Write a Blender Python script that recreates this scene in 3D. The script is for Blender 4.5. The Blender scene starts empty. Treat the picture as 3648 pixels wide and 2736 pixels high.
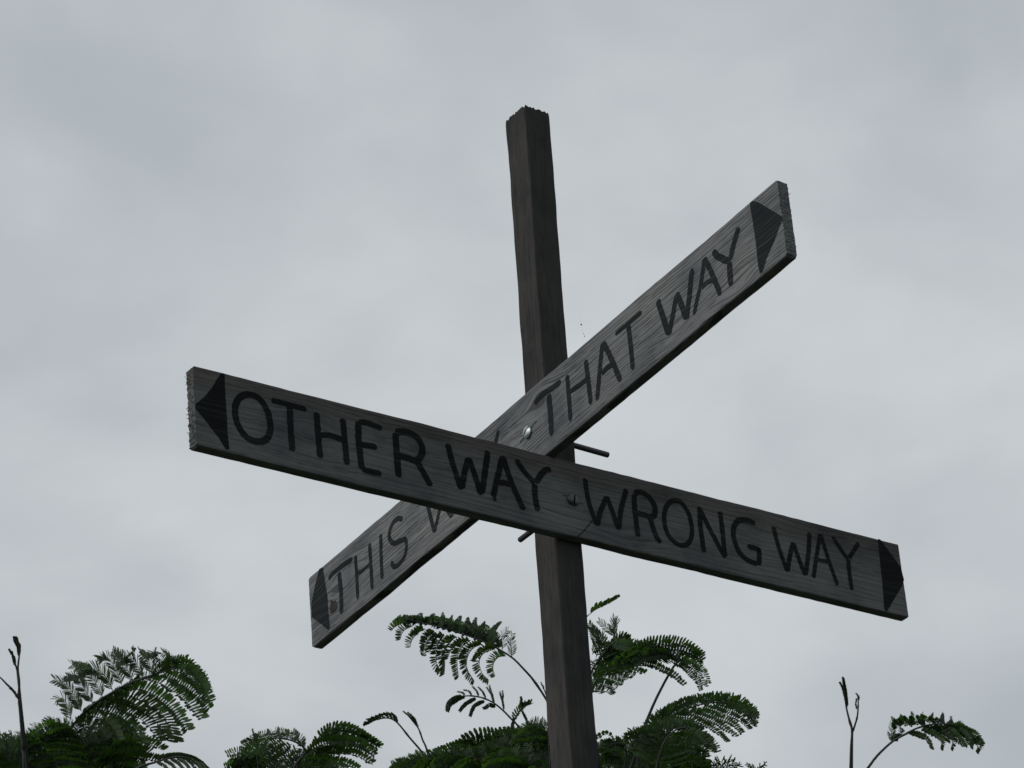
import bpy, math, random
import numpy as np
from mathutils import Vector, Matrix, noise
random.seed(11)
scene = bpy.context.scene
C = scene.collection
# ------------------------------------------------------------------ camera
cam_d = bpy.data.cameras.new('camera'); cam = bpy.data.objects.new('camera', cam_d); C.objects.link(cam)
R_ = Vector((0.82953605, -0.55524041, -0.05981673)); U_ = Vector((-0.23903991, -0.44983435, 0.86052831)); F_ = Vector((0.50470771, 0.69954067, 0.50587842))
M = Matrix((R_, U_, -F_)).transposed().to_4x4(); M.translation = Vector((-4.3264, -5.8785, 1.6)); cam.matrix_world = M
cam_d.sensor_width = 36; cam_d.lens = 13944.1257 / 3648 * 36; cam_d.clip_start = .1; cam_d.clip_end = 3000
cam_d.dof.use_dof = True; cam_d.dof.focus_distance = 8.2; cam_d.dof.aperture_fstop = 24
scene.camera = cam
# ------------------------------------------------------------------ light and sky
SUN_EL, SUN_AZ = math.radians(33), math.radians(-80)      # azimuth from +Y towards +X
scene.view_settings.view_transform = 'Standard'; scene.view_settings.look = 'None'
scene.view_settings.exposure = 0; scene.view_settings.gamma = 1; scene.view_settings.use_curve_mapping = False
w = bpy.data.worlds.new('World'); scene.world = w; w.use_nodes = True
nt = w.node_tree; nt.nodes.clear()
def N(nt, t, **k):
    n = nt.nodes.new(t)
    for a, b in k.items():
        if a == 'ins':
            for i, v in b.items(): n.inputs[i].default_value = v
        else: setattr(n, a, b)
    return n
def L(nt, a, b): nt.links.new(a, b)
def math_(nt, op, a, b=None, c=None, clamp=False):
    n = N(nt, 'ShaderNodeMath', operation=op, use_clamp=clamp)
    for i, v in enumerate((a, b, c)):
        if v is None: continue
        if isinstance(v, (int, float)): n.inputs[i].default_value = v
        else: L(nt, v, n.inputs[i])
    return n.outputs[0]
def ramp(nt, fac, stops, interp='LINEAR'):
    n = N(nt, 'ShaderNodeValToRGB'); cr = n.color_ramp; cr.interpolation = interp
    while len(cr.elements) < len(stops): cr.elements.new(.5)
    for e, (p, c) in zip(cr.elements, stops): e.position = p; e.color = (*c, 1) if len(c) == 3 else c
    L(nt, fac, n.inputs[0]); return n.outputs[0]
def mixc(nt, fac, a, b, mode='MIX'):
    n = N(nt, 'ShaderNodeMix', data_type='RGBA', blend_type=mode)
    for s, v in ((n.inputs[0], fac), (n.inputs[6], a), (n.inputs[7], b)):
        if isinstance(v, (int, float)): s.default_value = v
        elif isinstance(v, tuple): s.default_value = (*v, 1)
        else: L(nt, v, s)
    return n.outputs[2]
sky = N(nt, 'ShaderNodeTexSky', sky_type='NISHITA', sun_disc=False, sun_elevation=SUN_EL, sun_rotation=SUN_AZ)
tc = N(nt, 'ShaderNodeTexCoord')
mp = N(nt, 'ShaderNodeMapping'); mp.inputs['Scale'].default_value = (1, 1, 1.7); mp.inputs['Rotation'].default_value = (.2, .1, .3); mp.inputs['Location'].default_value = (-3.933, -1.6744, -2.1355)
L(nt, tc.outputs['Generated'], mp.inputs['Vector'])
n1 = N(nt, 'ShaderNodeTexNoise', ins={'Scale': 4.5, 'Detail': 5, 'Roughness': .5, 'Distortion': .35}); L(nt, mp.outputs[0], n1.inputs['Vector'])
n2 = N(nt, 'ShaderNodeTexNoise', ins={'Scale': 17, 'Detail': 5, 'Roughness': .45, 'Distortion': .2}); L(nt, mp.outputs[0], n2.inputs['Vector'])
cl = math_(nt, 'ADD', math_(nt, 'MULTIPLY', n1.outputs['Fac'], .72), math_(nt, 'MULTIPLY', n2.outputs['Fac'], .28))
cloud = ramp(nt, cl, [(.34, (.412, .450, .476)), (.5, (.512, .549, .572)), (.65, (.652, .687, .704))], 'B_SPLINE')
bg = N(nt, 'ShaderNodeBackground', ins={'Strength': .1}); L(nt, sky.outputs[0], bg.inputs[0])
bg2 = N(nt, 'ShaderNodeBackground', ins={'Strength': 1.0}); L(nt, cloud, bg2.inputs[0])      # the closed cloud deck in front of the blue
mxw = N(nt, 'ShaderNodeMixShader', ins={0: .94}); L(nt, bg.outputs[0], mxw.inputs[1]); L(nt, bg2.outputs[0], mxw.inputs[2])
out = N(nt, 'ShaderNodeOutputWorld'); L(nt, mxw.outputs[0], out.inputs[0])
sd = bpy.data.lights.new('sun', 'SUN'); sd.energy = 1.45; sd.angle = math.radians(25); sd.color = (1, .97, .93)
so = bpy.data.objects.new('sun', sd); C.objects.link(so)
dirv = Vector((math.sin(SUN_AZ) * math.cos(SUN_EL), math.cos(SUN_AZ) * math.cos(SUN_EL), math.sin(SUN_EL)))
so.rotation_euler = dirv.to_track_quat('Z', 'Y').to_euler()
# ------------------------------------------------------------------ helpers
def mesh_obj(name, verts, faces, mat, parent=None, smooth=False):
    me = bpy.data.meshes.new(name); me.from_pydata([tuple(v) for v in verts], [], faces); me.update()
    if smooth: me.polygons.foreach_set('use_smooth', [True] * len(me.polygons))
    me.materials.append(mat)
    o = bpy.data.objects.new(name, me); C.objects.link(o)
    if parent: o.parent = parent
    return o
def empty(name, loc=(0, 0, 0)):
    o = bpy.data.objects.new(name, None); C.objects.link(o); o.location = loc; o.empty_display_size = .1; return o
def tag(o, label=None, cat=None, group=None, kind=None):
    for k, v in (('label', label), ('category', cat), ('group', group), ('kind', kind)):
        if v: o[k] = v
def principled(name, **ins):
    m = bpy.data.materials.new(name); m.use_nodes = True; b = m.node_tree.nodes['Principled BSDF']
    for k, v in ins.items(): b.inputs[k.replace('_', ' ')].default_value = v
    return m, m.node_tree, b
# ------------------------------------------------------------------ materials
def wood(name, light, dark, along='X', fine=150, dash=.5, ring=.3, knots=(), paint=None, rough=.85, seed=0, lines=110, line_a=.5, paint_alpha=.9, band=0):
    m, nt, b = principled(name, Roughness=rough)
    b.inputs['Specular IOR Level'].default_value = .05
    tc = N(nt, 'ShaderNodeTexCoord'); sep = N(nt, 'ShaderNodeSeparateXYZ'); L(nt, tc.outputs['Object'], sep.inputs[0])
    x, y, z = sep.outputs
    if along == 'Z': x, z = z, x
    # slow wander of the grain
    cw = N(nt, 'ShaderNodeCombineXYZ'); L(nt, math_(nt, 'ADD', math_(nt, 'MULTIPLY', x, 1.6), seed), cw.inputs[0]); L(nt, math_(nt, 'MULTIPLY', z, 7.), cw.inputs[2]); L(nt, math_(nt, 'MULTIPLY', y, 4.), cw.inputs[1])
    nw = N(nt, 'ShaderNodeTexNoise', ins={'Scale': 1.5, 'Detail': 2}); L(nt, cw.outputs[0], nw.inputs['Vector'])
    zz = math_(nt, 'ADD', z, math_(nt, 'MULTIPLY', math_(nt, 'SUBTRACT', nw.outputs['Fac'], .5), .035))
    for (kx, kz, kr, ka) in knots:
        dx = math_(nt, 'MULTIPLY', math_(nt, 'SUBTRACT', x, kx), .62); dz = math_(nt, 'SUBTRACT', z, kz)
        d2 = math_(nt, 'ADD', math_(nt, 'MULTIPLY', dx, dx), math_(nt, 'MULTIPLY', dz, dz))
        g = math_(nt, 'EXPONENT', math_(nt, 'MULTIPLY', d2, -1 / (kr * kr)))
        zz = math_(nt, 'SUBTRACT', zz, math_(nt, 'MULTIPLY', math_(nt, 'MULTIPLY', dz, g), ka))
    def streak(sx, sz, sy, det, off, rg=.55):
        c = N(nt, 'ShaderNodeCombineXYZ')
        L(nt, math_(nt, 'ADD', math_(nt, 'MULTIPLY', x, sx), off + seed), c.inputs[0]); L(nt, math_(nt, 'MULTIPLY', y, sy), c.inputs[1]); L(nt, math_(nt, 'MULTIPLY', zz, sz), c.inputs[2])
        n = N(nt, 'ShaderNodeTexNoise', ins={'Scale': 1, 'Detail': det, 'Roughness': rg}); L(nt, c.outputs[0], n.inputs['Vector']); return n.outputs['Fac']
    s1 = streak(3.2, fine, fine * .6, 4, 3)
    s2 = streak(22, fine * 1.6, fine, 2, 17)
    s3 = streak(.9, fine * .42, 30, 2, 31)
    s4 = streak(7, 9, 9, 4, 47)
    base = ramp(nt, s1, [(.28, tuple(.76 * c for c in light)), (.5, light), (.75, tuple(min(1, 1.16 * c) for c in light))])
    rm = ramp(nt, s3, [(.44, (0, 0, 0)), (.5, (1, 1, 1)), (.56, (0, 0, 0))])
    base = mixc(nt, math_(nt, 'MULTIPLY', rm, ring), base, dark)
    # thin open late-wood lines that follow the wander, broken here and there
    ph = math_(nt, 'ADD', math_(nt, 'MULTIPLY', zz, lines), math_(nt, 'MULTIPLY', streak(.7, 16, 12, 2, 71), 3.))
    ln = math_(nt, 'GREATER_THAN', math_(nt, 'SINE', math_(nt, 'MULTIPLY', ph, 6.2832)), .62)
    brk = ramp(nt, streak(9, fine * .5, 40, 3, 83), [(.40, (0, 0, 0)), (.52, (1, 1, 1))])
    base = mixc(nt, math_(nt, 'MULTIPLY', math_(nt, 'MULTIPLY', ln, brk), line_a), base, dark)
    dm = ramp(nt, s2, [(.56, (0, 0, 0)), (.66, (1, 1, 1))])
    base = mixc(nt, math_(nt, 'MULTIPLY', dm, dash), base, dark)
    big = ramp(nt, s4, [(.3, (.66, .68, .71)), (.5, (1, 1, 1)), (.7, (1.16, 1.14, 1.10))])
    base = mixc(nt, 1., base, big, 'MULTIPLY')
    if band:
        bm = N(nt, 'ShaderNodeMapRange', ins={1: band - .012, 2: band + .006, 3: 0, 4: 1}); L(nt, math_(nt, 'ADD', zz, math_(nt, 'MULTIPLY', nw.outputs['Fac'], .02)), bm.inputs[0])
        base = mixc(nt, bm.outputs[0], base, mixc(nt, 1., base, (.80, .74, .70), 'MULTIPLY'))
    if paint:
        pm = math_(nt, 'SUBTRACT', paint_alpha, math_(nt, 'MULTIPLY', math_(nt, 'SUBTRACT', s1, .5, clamp=True), .8), clamp=True)
        pc = mixc(nt, math_(nt, 'MULTIPLY', math_(nt, 'MAXIMUM', dm, ln), .22), paint, tuple(.5 * c for c in paint))
        base = mixc(nt, pm, base, pc); b.inputs['Roughness'].default_value = .72
    L(nt, base, b.inputs['Base Color'])
    h = math_(nt, 'SUBTRACT', math_(nt, 'MULTIPLY', s1, .6), math_(nt, 'MULTIPLY', dm, .35))
    bp = N(nt, 'ShaderNodeBump', ins={'Strength': .55, 'Distance': .0012}); L(nt, h, bp.inputs['Height']); L(nt, bp.outputs[0], b.inputs['Normal'])
    return m
KA = ((-.62, .10, .035, .8), (.16, .05, .05, .6), (.55, .14, .03, .7))
KB = ((.02, .14, .04, .9), (-.79, .105, .05, 1.0), (.72, .04, .04, .7), (.50, .06, .03, .8))
MW_A = wood('weathered grey wood', (.126, .132, .134), (.042, .043, .043), fine=210, dash=.42, ring=.15, lines=80, line_a=.3, band=.150, knots=KA, seed=2)
MP_A = wood('black brush paint', (.126, .132, .134), (.042, .043, .043), fine=210, dash=.42, ring=.15, lines=80, line_a=.3, band=.150, knots=KA, seed=2, paint=(.007, .0085, .010), paint_alpha=.98)
MW_B = wood('pale weathered wood', (.165, .172, .178), (.042, .043, .045), fine=210, dash=.6, ring=.3, lines=125, line_a=.75, knots=KB, seed=9)
MP_B = wood('faded black paint', (.165, .172, .178), (.03, .031, .033), fine=210, dash=.6, ring=.3, lines=125, line_a=.75, knots=KB, seed=9, paint=(.011, .014, .016), paint_alpha=.97)
MPOST = wood('brown post wood', (.052, .050, .049), (.021, .020, .020), along='Z', fine=190, dash=.35, ring=.1, seed=5, lines=60, line_a=.15)
MKNOT = wood('dark knot wood', (.055, .052, .048), (.022, .020, .018), fine=150, dash=.5, ring=.2, seed=9)
def metal(name, col, rough):
    m, nt, b = principled(name, Metallic=1., Roughness=rough)
    n = N(nt, 'ShaderNodeTexNoise', ins={'Scale': 300, 'Detail': 3}); L(nt, ramp(nt, n.outputs['Fac'], [(.3, tuple(c * .55 for c in col)), (.65, col)]), b.inputs['Base Color']); return m
MZINC = metal('galvanised steel', (.40, .44, .45), .42); MDULL = metal('dull zinc', (.10, .11, .115), .5); MROD = metal('weathered steel rod', (.10, .10, .11), .62)
def leafmat(name, col, trans, tw=.35, var=.42):
    m, nt, b = principled(name, Roughness=.5)
    b.inputs['Specular IOR Level'].default_value = .14
    oi = N(nt, 'ShaderNodeObjectInfo'); tc = N(nt, 'ShaderNodeTexCoord')
    n = N(nt, 'ShaderNodeTexNoise', ins={'Scale': 30, 'Detail': 3}); L(nt, tc.outputs['Object'], n.inputs['Vector'])
    v = math_(nt, 'ADD', math_(nt, 'MULTIPLY', oi.outputs['Random'], .5), math_(nt, 'MULTIPLY', n.outputs['Fac'], .5))
    c = ramp(nt, v, [(.2, tuple(k * (1 - var) for k in col)), (.8, tuple(k * (1 + var) for k in col))])
    c2 = ramp(nt, v, [(.2, tuple(k * (1 - var) for k in trans)), (.8, tuple(k * (1 + var) for k in trans))])
    L(nt, c, b.inputs['Base Color'])
    t = N(nt, 'ShaderNodeBsdfTranslucent'); L(nt, c2, t.inputs[0])
    mx = N(nt, 'ShaderNodeMixShader', ins={0: tw}); L(nt, b.outputs[0], mx.inputs[1]); L(nt, t.outputs[0], mx.inputs[2])
    L(nt, mx.outputs[0], nt.nodes['Material Output'].inputs['Surface']); return m
MLEAF = leafmat('silk tree leaflet', (.026, .048, .022), (.062, .150, .014), .42)
MYOUNG = leafmat('young folded leaflet', (.030, .044, .022), (.05, .09, .015), .25)
def bark(name, col):
    m, nt, b = principled(name, Roughness=.8)
    tc = N(nt, 'ShaderNodeTexCoord'); mp = N(nt, 'ShaderNodeMapping'); mp.inputs['Scale'].default_value = (60, 60, 14); L(nt, tc.outputs['Object'], mp.inputs[0])
    n = N(nt, 'ShaderNodeTexNoise', ins={'Scale': 1, 'Detail': 4}); L(nt, mp.outputs[0], n.inputs['Vector'])
    L(nt, ramp(nt, n.outputs['Fac'], [(.3, tuple(c * .55 for c in col)), (.7, tuple(c * 1.3 for c in col))]), b.inputs['Base Color']); return m
MSTEM = bark('green brown stalk', (.034, .036, .036)); MBARK = bark('brown bark', (.085, .066, .052))
MRACH = bark('stalk', (.020, .024, .018))
# ------------------------------------------------------------------ ground (a slope that rises from the viewer to the post)
def ground_h(x, y):
    d = (x + 4.33) * .585 + (y + 5.88) * .811
    t = min(1, max(0, d / 9)); s = t * t * (3 - 2 * t)
    far = min(1, max(0, (math.hypot(x, y) - 30) / 300))
    return 2.3 * s + .12 * noise.noise(Vector((x * .2, y * .2, 0))) * (1 if d > .5 else .3) + 3 * far * noise.noise(Vector((x * .01, y * .01, 3)))
coords = sorted(set([round(s * v, 2) for s in (-1, 1) for v in list(np.arange(0, 16, .5)) + [18, 21, 25, 30, 38, 50, 70, 100, 150, 220, 330, 500, 800]]))
gv = [(x, y, ground_h(x, y)) for y in coords for x in coords]; n = len(coords)
gm, gnt, gb = principled('rough grass', Roughness=.95)
gtc = N(gnt, 'ShaderNodeTexCoord'); gn = N(gnt, 'ShaderNodeTexNoise', ins={'Scale': 3, 'Detail': 8}); L(gnt, gtc.outputs['Object'], gn.inputs['Vector'])
L(gnt, ramp(gnt, gn.outputs['Fac'], [(.3, (.018, .025, .012)), (.6, (.034, .042, .020)), (.8, (.05, .045, .03))]), gb.inputs['Base Color'])
g = mesh_obj('ground', gv, [(j * n + i, j * n + i + 1, (j + 1) * n + i + 1, (j + 1) * n + i) for j in range(n - 1) for i in range(n - 1)], gm, None, True)
tag(g, kind='structure')
# ------------------------------------------------------------------ signpost
ZO = 5.2466
root = empty('signpost', (.035, .0375, ground_h(0, 0)))
tag(root, 'weathered wooden signpost with two crossed lettered boards and a square post', 'signpost')
def put(o, m):
    o.parent = root; o.matrix_parent_inverse = Matrix.Identity(4); o.matrix_world = m; o.matrix_local = Matrix.Translation(-Vector(root.location)) @ m
def sweep_block(ring_fn, stations):
    verts = []; faces = []
    for s in stations: verts += ring_fn(s)
    n = len(verts) // len(stations)
    for k in range(len(stations) - 1):
        for i in range(n):
            j = (i + 1) % n
            faces.append((k * n + i, k * n + j, (k + 1) * n + j, (k + 1) * n + i))
    return verts, faces, n
nz = lambda *a: noise.noise(Vector(a))
# post: local Z up, section sx * sy, torn and furrowed at the top
SX, SY, ZT = .070, .0753, 1.3593 + ZO
def post_ring_pts():
    pts = []; k = 16
    for i in range(k): pts.append((SX * i / k, 0))
    for i in range(k): pts.append((SX, SY * i / k))
    for i in range(k): pts.append((SX * (1 - i / k), SY))
    for i in range(k): pts.append((0, SY * (1 - i / k)))
    return pts
PR = post_ring_pts()
zb_ = ground_h(0, 0) - .4
zs = list(np.arange(zb_, 3.6, .12)) + list(np.arange(3.6, ZT - .012, .018)) + [ZT]
def pring(z):
    out = []
    top = max(0, 1 - (ZT - z) / .35)
    for (x, y) in PR:
        corner = (min(x, SX - x) < .002) and (min(y, SY - y) < .002)
        cx, cy = x - SX / 2, y - SY / 2
        k = 1 - (.035 if corner else 0)
        wob = .0011 * nz(x * 25, y * 25, z * 5.5) + .0009 * nz(x * 60, y * 60, z * 18)
        groove = .0016 * top * (abs(nz(x * 260, y * 260, z * 3)) * 2 - .6)
        f = 1 + (wob - groove) / .036
        bend = .0016 * math.sin(z * 2.1 + .6)
        zz = z
        if z == ZT: zz = z + .006 * nz(x * 170, y * 170, 5) + .004 * nz(x * 420, y * 420, 9) - (.006 if corner else 0)
        out.append((SX / 2 + cx * k * f + bend, SY / 2 + cy * k * f, zz))
    return out
pv, pf, pn = sweep_block(pring, zs)
pf = [tuple(f) for f in pf]
c0 = len(pv); pv.append((SX / 2, SY / 2, ZT - .004)); base = (len(zs) - 1) * pn
pf += [(base + i, base + (i + 1) % pn, c0) for i in range(pn)]
post = mesh_obj('post', pv, pf, MPOST); put(post, Matrix.Identity(4))
def board(name, a0, a1, h, t, mat, M4, label, fuzz0, fuzz1, seed, chip=0, bevel_end=0):
    # local frame: X along, Y depth with the painted face at -t, Z up
    nzf = 46
    ring = [(-t, h * i / nzf) for i in range(nzf)] + [(-t + t * i / 6, h) for i in range(6)] + [(0, h * (1 - i / nzf)) for i in range(nzf)] + [(-t * i / 6, 0) for i in range(6)]
    xs = [a0] + list(np.arange(a0 + .004, a1 - .004, .022)) + [a1 - .004, a1]
    def rf(x):
        out = []
        for (y, z) in ring:
            edge = min(abs(z), abs(h - z)) < 1e-6; face = abs(y + t) < 1e-6 or abs(y) < 1e-6
            yy, z2, x2 = y, z, x
            if edge: z2 += .0018 * nz(x * 7, z * 40 + seed, y * 50) + .0009 * nz(x * 55, y * 90, seed)
            if edge and face: z2 += .0012 if z < h / 2 else -.0012; yy += .0010 if y < -t / 2 else -.0010
            if face: yy += .00025 * nz(x * 6, z * 30, seed)
            cr = .006 if bevel_end else .004
            if x in (a0, a1):
                f = fuzz0 if x == a0 else fuzz1
                x2 += f * (nz(z * 330, y * 200, seed + x) + .6 * nz(z * 900, y * 500, seed))
                if z < .004 or z > h - .004: x2 += .005 if x == a0 else -.005
                if bevel_end and x == a1 and y < -t * .6: x2 -= bevel_end
            out.append((x2, yy, z2))
        return out
    v, f, n_ = sweep_block(rf, xs)
    # end caps as strips between the front row and the back row
    def cap(o, flip):
        F = []
        for i in range(nzf):
            a, b_, c, d = o + i, o + i + 1, o + (nzf + 6 + nzf - i - 1) , o + (nzf + 6 + nzf - i)
            if i + 1 == nzf: b_ = o + nzf
            F.append((a, b_, c, d) if flip else (d, c, b_, a))
        return F
    capx = []
    for o, sgn, fz in ((0, -1, fuzz0), ((len(xs) - 1) * n_, 1, fuzz1)):
        # inner columns so the rough sawn end has relief
        cols = []
        for j in range(0, 7):
            y = -t + t * j / 6
            col = []
            for i in range(nzf + 1):
                z = h * i / nzf
                if j == 0: idx = o + i if i < nzf else o + nzf
                elif j == 6: idx = o + nzf + 6 + (nzf - i) if i > 0 else o + nzf + 6 + nzf
                elif i == nzf: idx = o + nzf + j
                elif i == 0: idx = o + nzf + 6 + nzf + (6 - j)
                else:
                    idx = len(v); v.append((xs[0 if sgn < 0 else -1] + fz * (nz(z * 330, y * 200, seed) + .7 * nz(z * 900, y * 700, seed)), y, z))
                col.append(idx)
            cols.append(col)
        for j in range(6):
            for i in range(nzf):
                q = (cols[j][i], cols[j + 1][i], cols[j + 1][i + 1], cols[j][i + 1])
                f.append(q if sgn > 0 else q[::-1])
    o = mesh_obj(name, v, f, mat); put(o, M4); o['label'] = label
    return o
TA, TB = .0266, .0259
ca, sa = math.cos(.024), math.sin(.024)
MA4 = Matrix(((ca, 0, -sa, 0), (0, 1, 0, 0), (sa, 0, ca, .248 + ZO), (0, 0, 0, 1)))
cb, sb = math.cos(-.0298), math.sin(-.0298)
MB4 = Matrix(((0, 1, 0, 0), (-cb, 0, -sb, 0), (-sb, 0, cb, .4332 + ZO), (0, 0, 0, 1)))
bdA = board('sign_board', -.8874, .9439, .1845, TA, MW_A, MA4, 'lower grey board lettered OTHER WAY and WRONG WAY', .0030, .0008, 1., bevel_end=.004)
bdB = board('sign_board', -.9356, .8769, .184, TB, MW_B, MB4, 'upper paler board lettered THIS WAY and THAT WAY', .0012, .0016, 7.)
# splinters at the sawn ends and on the upper edge
def splinters(bd, x, n, h, t, seed, sgn, mat, top=None):
    rr = random.Random(seed); v = []; f = []
    for i in range(n):
        if top: bx = rr.uniform(*top); b0 = Vector((bx, rr.uniform(-t * .9, -t * .3), h)); d = Vector((rr.uniform(.5, 1) * sgn, rr.uniform(-.3, .3), rr.uniform(.25, .9)))
        else: b0 = Vector((x, rr.uniform(-t, 0), rr.uniform(.01, h - .01))); d = Vector((sgn, rr.uniform(-.4, .4), rr.uniform(-.5, .5)))
        l = rr.uniform(.004, .011) if not top else rr.uniform(.006, .02); wd = rr.uniform(.0007, .0016)
        d.normalize(); s_ = Vector((-d.z, 0, d.x)); mid = b0 + d * l * .55 + s_ * rr.uniform(-.0015, .0015); e = b0 + d * l + s_ * rr.uniform(-.003, .003)
        k = len(v); q = b0 - d * .002
        for c in (q + s_ * wd, q - s_ * wd, q + Vector((0, wd, 0)), mid + s_ * wd * .5, mid - s_ * wd * .5, mid + Vector((0, wd * .5, 0)), e): v.append(c)
        f += [(k, k + 1, k + 4, k + 3), (k + 1, k + 2, k + 5, k + 4), (k + 2, k, k + 3, k + 5), (k + 3, k + 4, k + 6), (k + 4, k + 5, k + 6), (k + 5, k + 3, k + 6)]
    o = mesh_obj('splinters', v, f, mat, bd); o['kind'] = 'stuff'
splinters(bdA, -.8874, 46, .1845, TA, 3, -1, MW_A)
splinters(bdB, .8769, 14, .184, TB, 4, 1, MW_B)
splinters(bdB, 0, 9, .184, TB, 5, -1, MW_B, top=(-.80, -.62))
# brush lettering
def smooth_line(pts, step=.0022):
    P = [Vector((a, b)) for a, b in pts]
    if len(P) > 2:
        closed = (P[0] - P[-1]).length < .004; Q = []
        for i in range(len(P) - 1):
            p0 = P[i - 1] if i > 0 else (P[-2] if closed else P[0] * 2 - P[1]); p3 = P[i + 2] if i + 2 < len(P) else (P[1] if closed else P[-1] * 2 - P[-2])
            p1, p2 = P[i], P[i + 1]; m = max(2, int((p2 - p1).length / step))
            for k in range(m):
                t = k / m; Q.append(.5 * ((2 * p1) + (p2 - p0) * t + (2 * p0 - 5 * p1 + 4 * p2 - p3) * t * t + (3 * p1 - p0 - 3 * p2 + p3) * t ** 3))
        Q.append(P[-1]); return Q, closed
    m = max(3, int((P[1] - P[0]).length / step)); return [P[0].lerp(P[1], k / m) for k in range(m + 1)], False
def ribbon(pts, wd, y, seed, taper):
    Q, closed = smooth_line(pts); n = len(Q); v = []; f = []
    tot = sum((Q[i + 1] - Q[i]).length for i in range(n - 1)); acc = 0
    for i, q in enumerate(Q):
        if i: acc += (q - Q[i - 1]).length
        t = (Q[min(i + 1, n - 1)] - Q[max(i - 1, 0)]).normalized(); s = Vector((-t.y, t.x))
        k = 1.
        if not closed:
            e0, e1 = acc / wd, (tot - acc) / wd
            k0 = math.sqrt(max(0, 1 - (1 - min(1, e0 / .42)) ** 2)) * .72 + .28 * min(1, e0 / .42)
            k1 = (min(1, e1 / taper) ** .6) * .8 + .2 * min(1, e1 / .2)
            k = max(.12, min(k0 + .12, 1) * min(k1 + .08, 1))
        a = wd / 2 * k * (1 + .16 * nz(acc * 90, seed, 1)); b_ = wd / 2 * k * (1 + .16 * nz(acc * 90, seed, 7))
        v += [(q.x + s.x * a, y, q.y + s.y * a), (q.x - s.x * b_, y, q.y - s.y * b_)]
    f = [(2 * i, 2 * i + 1, 2 * i + 3, 2 * i + 2) for i in range(n - 1)]
    return v, f
def letters(data, bd, t, mat, mirror, taper):
    for li, (ch, strokes) in enumerate(data):
        V = []; F = []
        for si, (wd, pts) in enumerate(strokes):
            if mirror: pts = [(-a, b) for a, b in pts]
            v, f = ribbon(pts, wd, -t - .0007 - .00012 * si, li * 3.7 + si, taper)
            k = len(V); V += v; F += [tuple(i + k for i in q) for q in f]
        # faces must look outward (-Y)
        o = mesh_obj('painted_letter', V, F, mat, bd)
def patch(name, pts, bd, t, mat, mirror, label=None, y=.0006, jit=.0006):
    P = [Vector(((-a if mirror else a), b)) for a, b in pts]; Q = []
    for i in range(len(P)):
        a, b = P[i], P[(i + 1) % len(P)]; m = max(1, int((b - a).length / .004))
        for k in range(m): Q.append(a.lerp(b, k / m))
    Q2 = [q + Vector((nz(q.x * 150, q.y * 150, 1), nz(q.x * 150, q.y * 150, 4))) * jit for q in Q]
    o = mesh_obj(name, [(q.x, -t - y, q.y) for q in Q2], [tuple(range(len(Q2)))], mat, bd)
    if label: o['label'] = label
    return o
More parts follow.
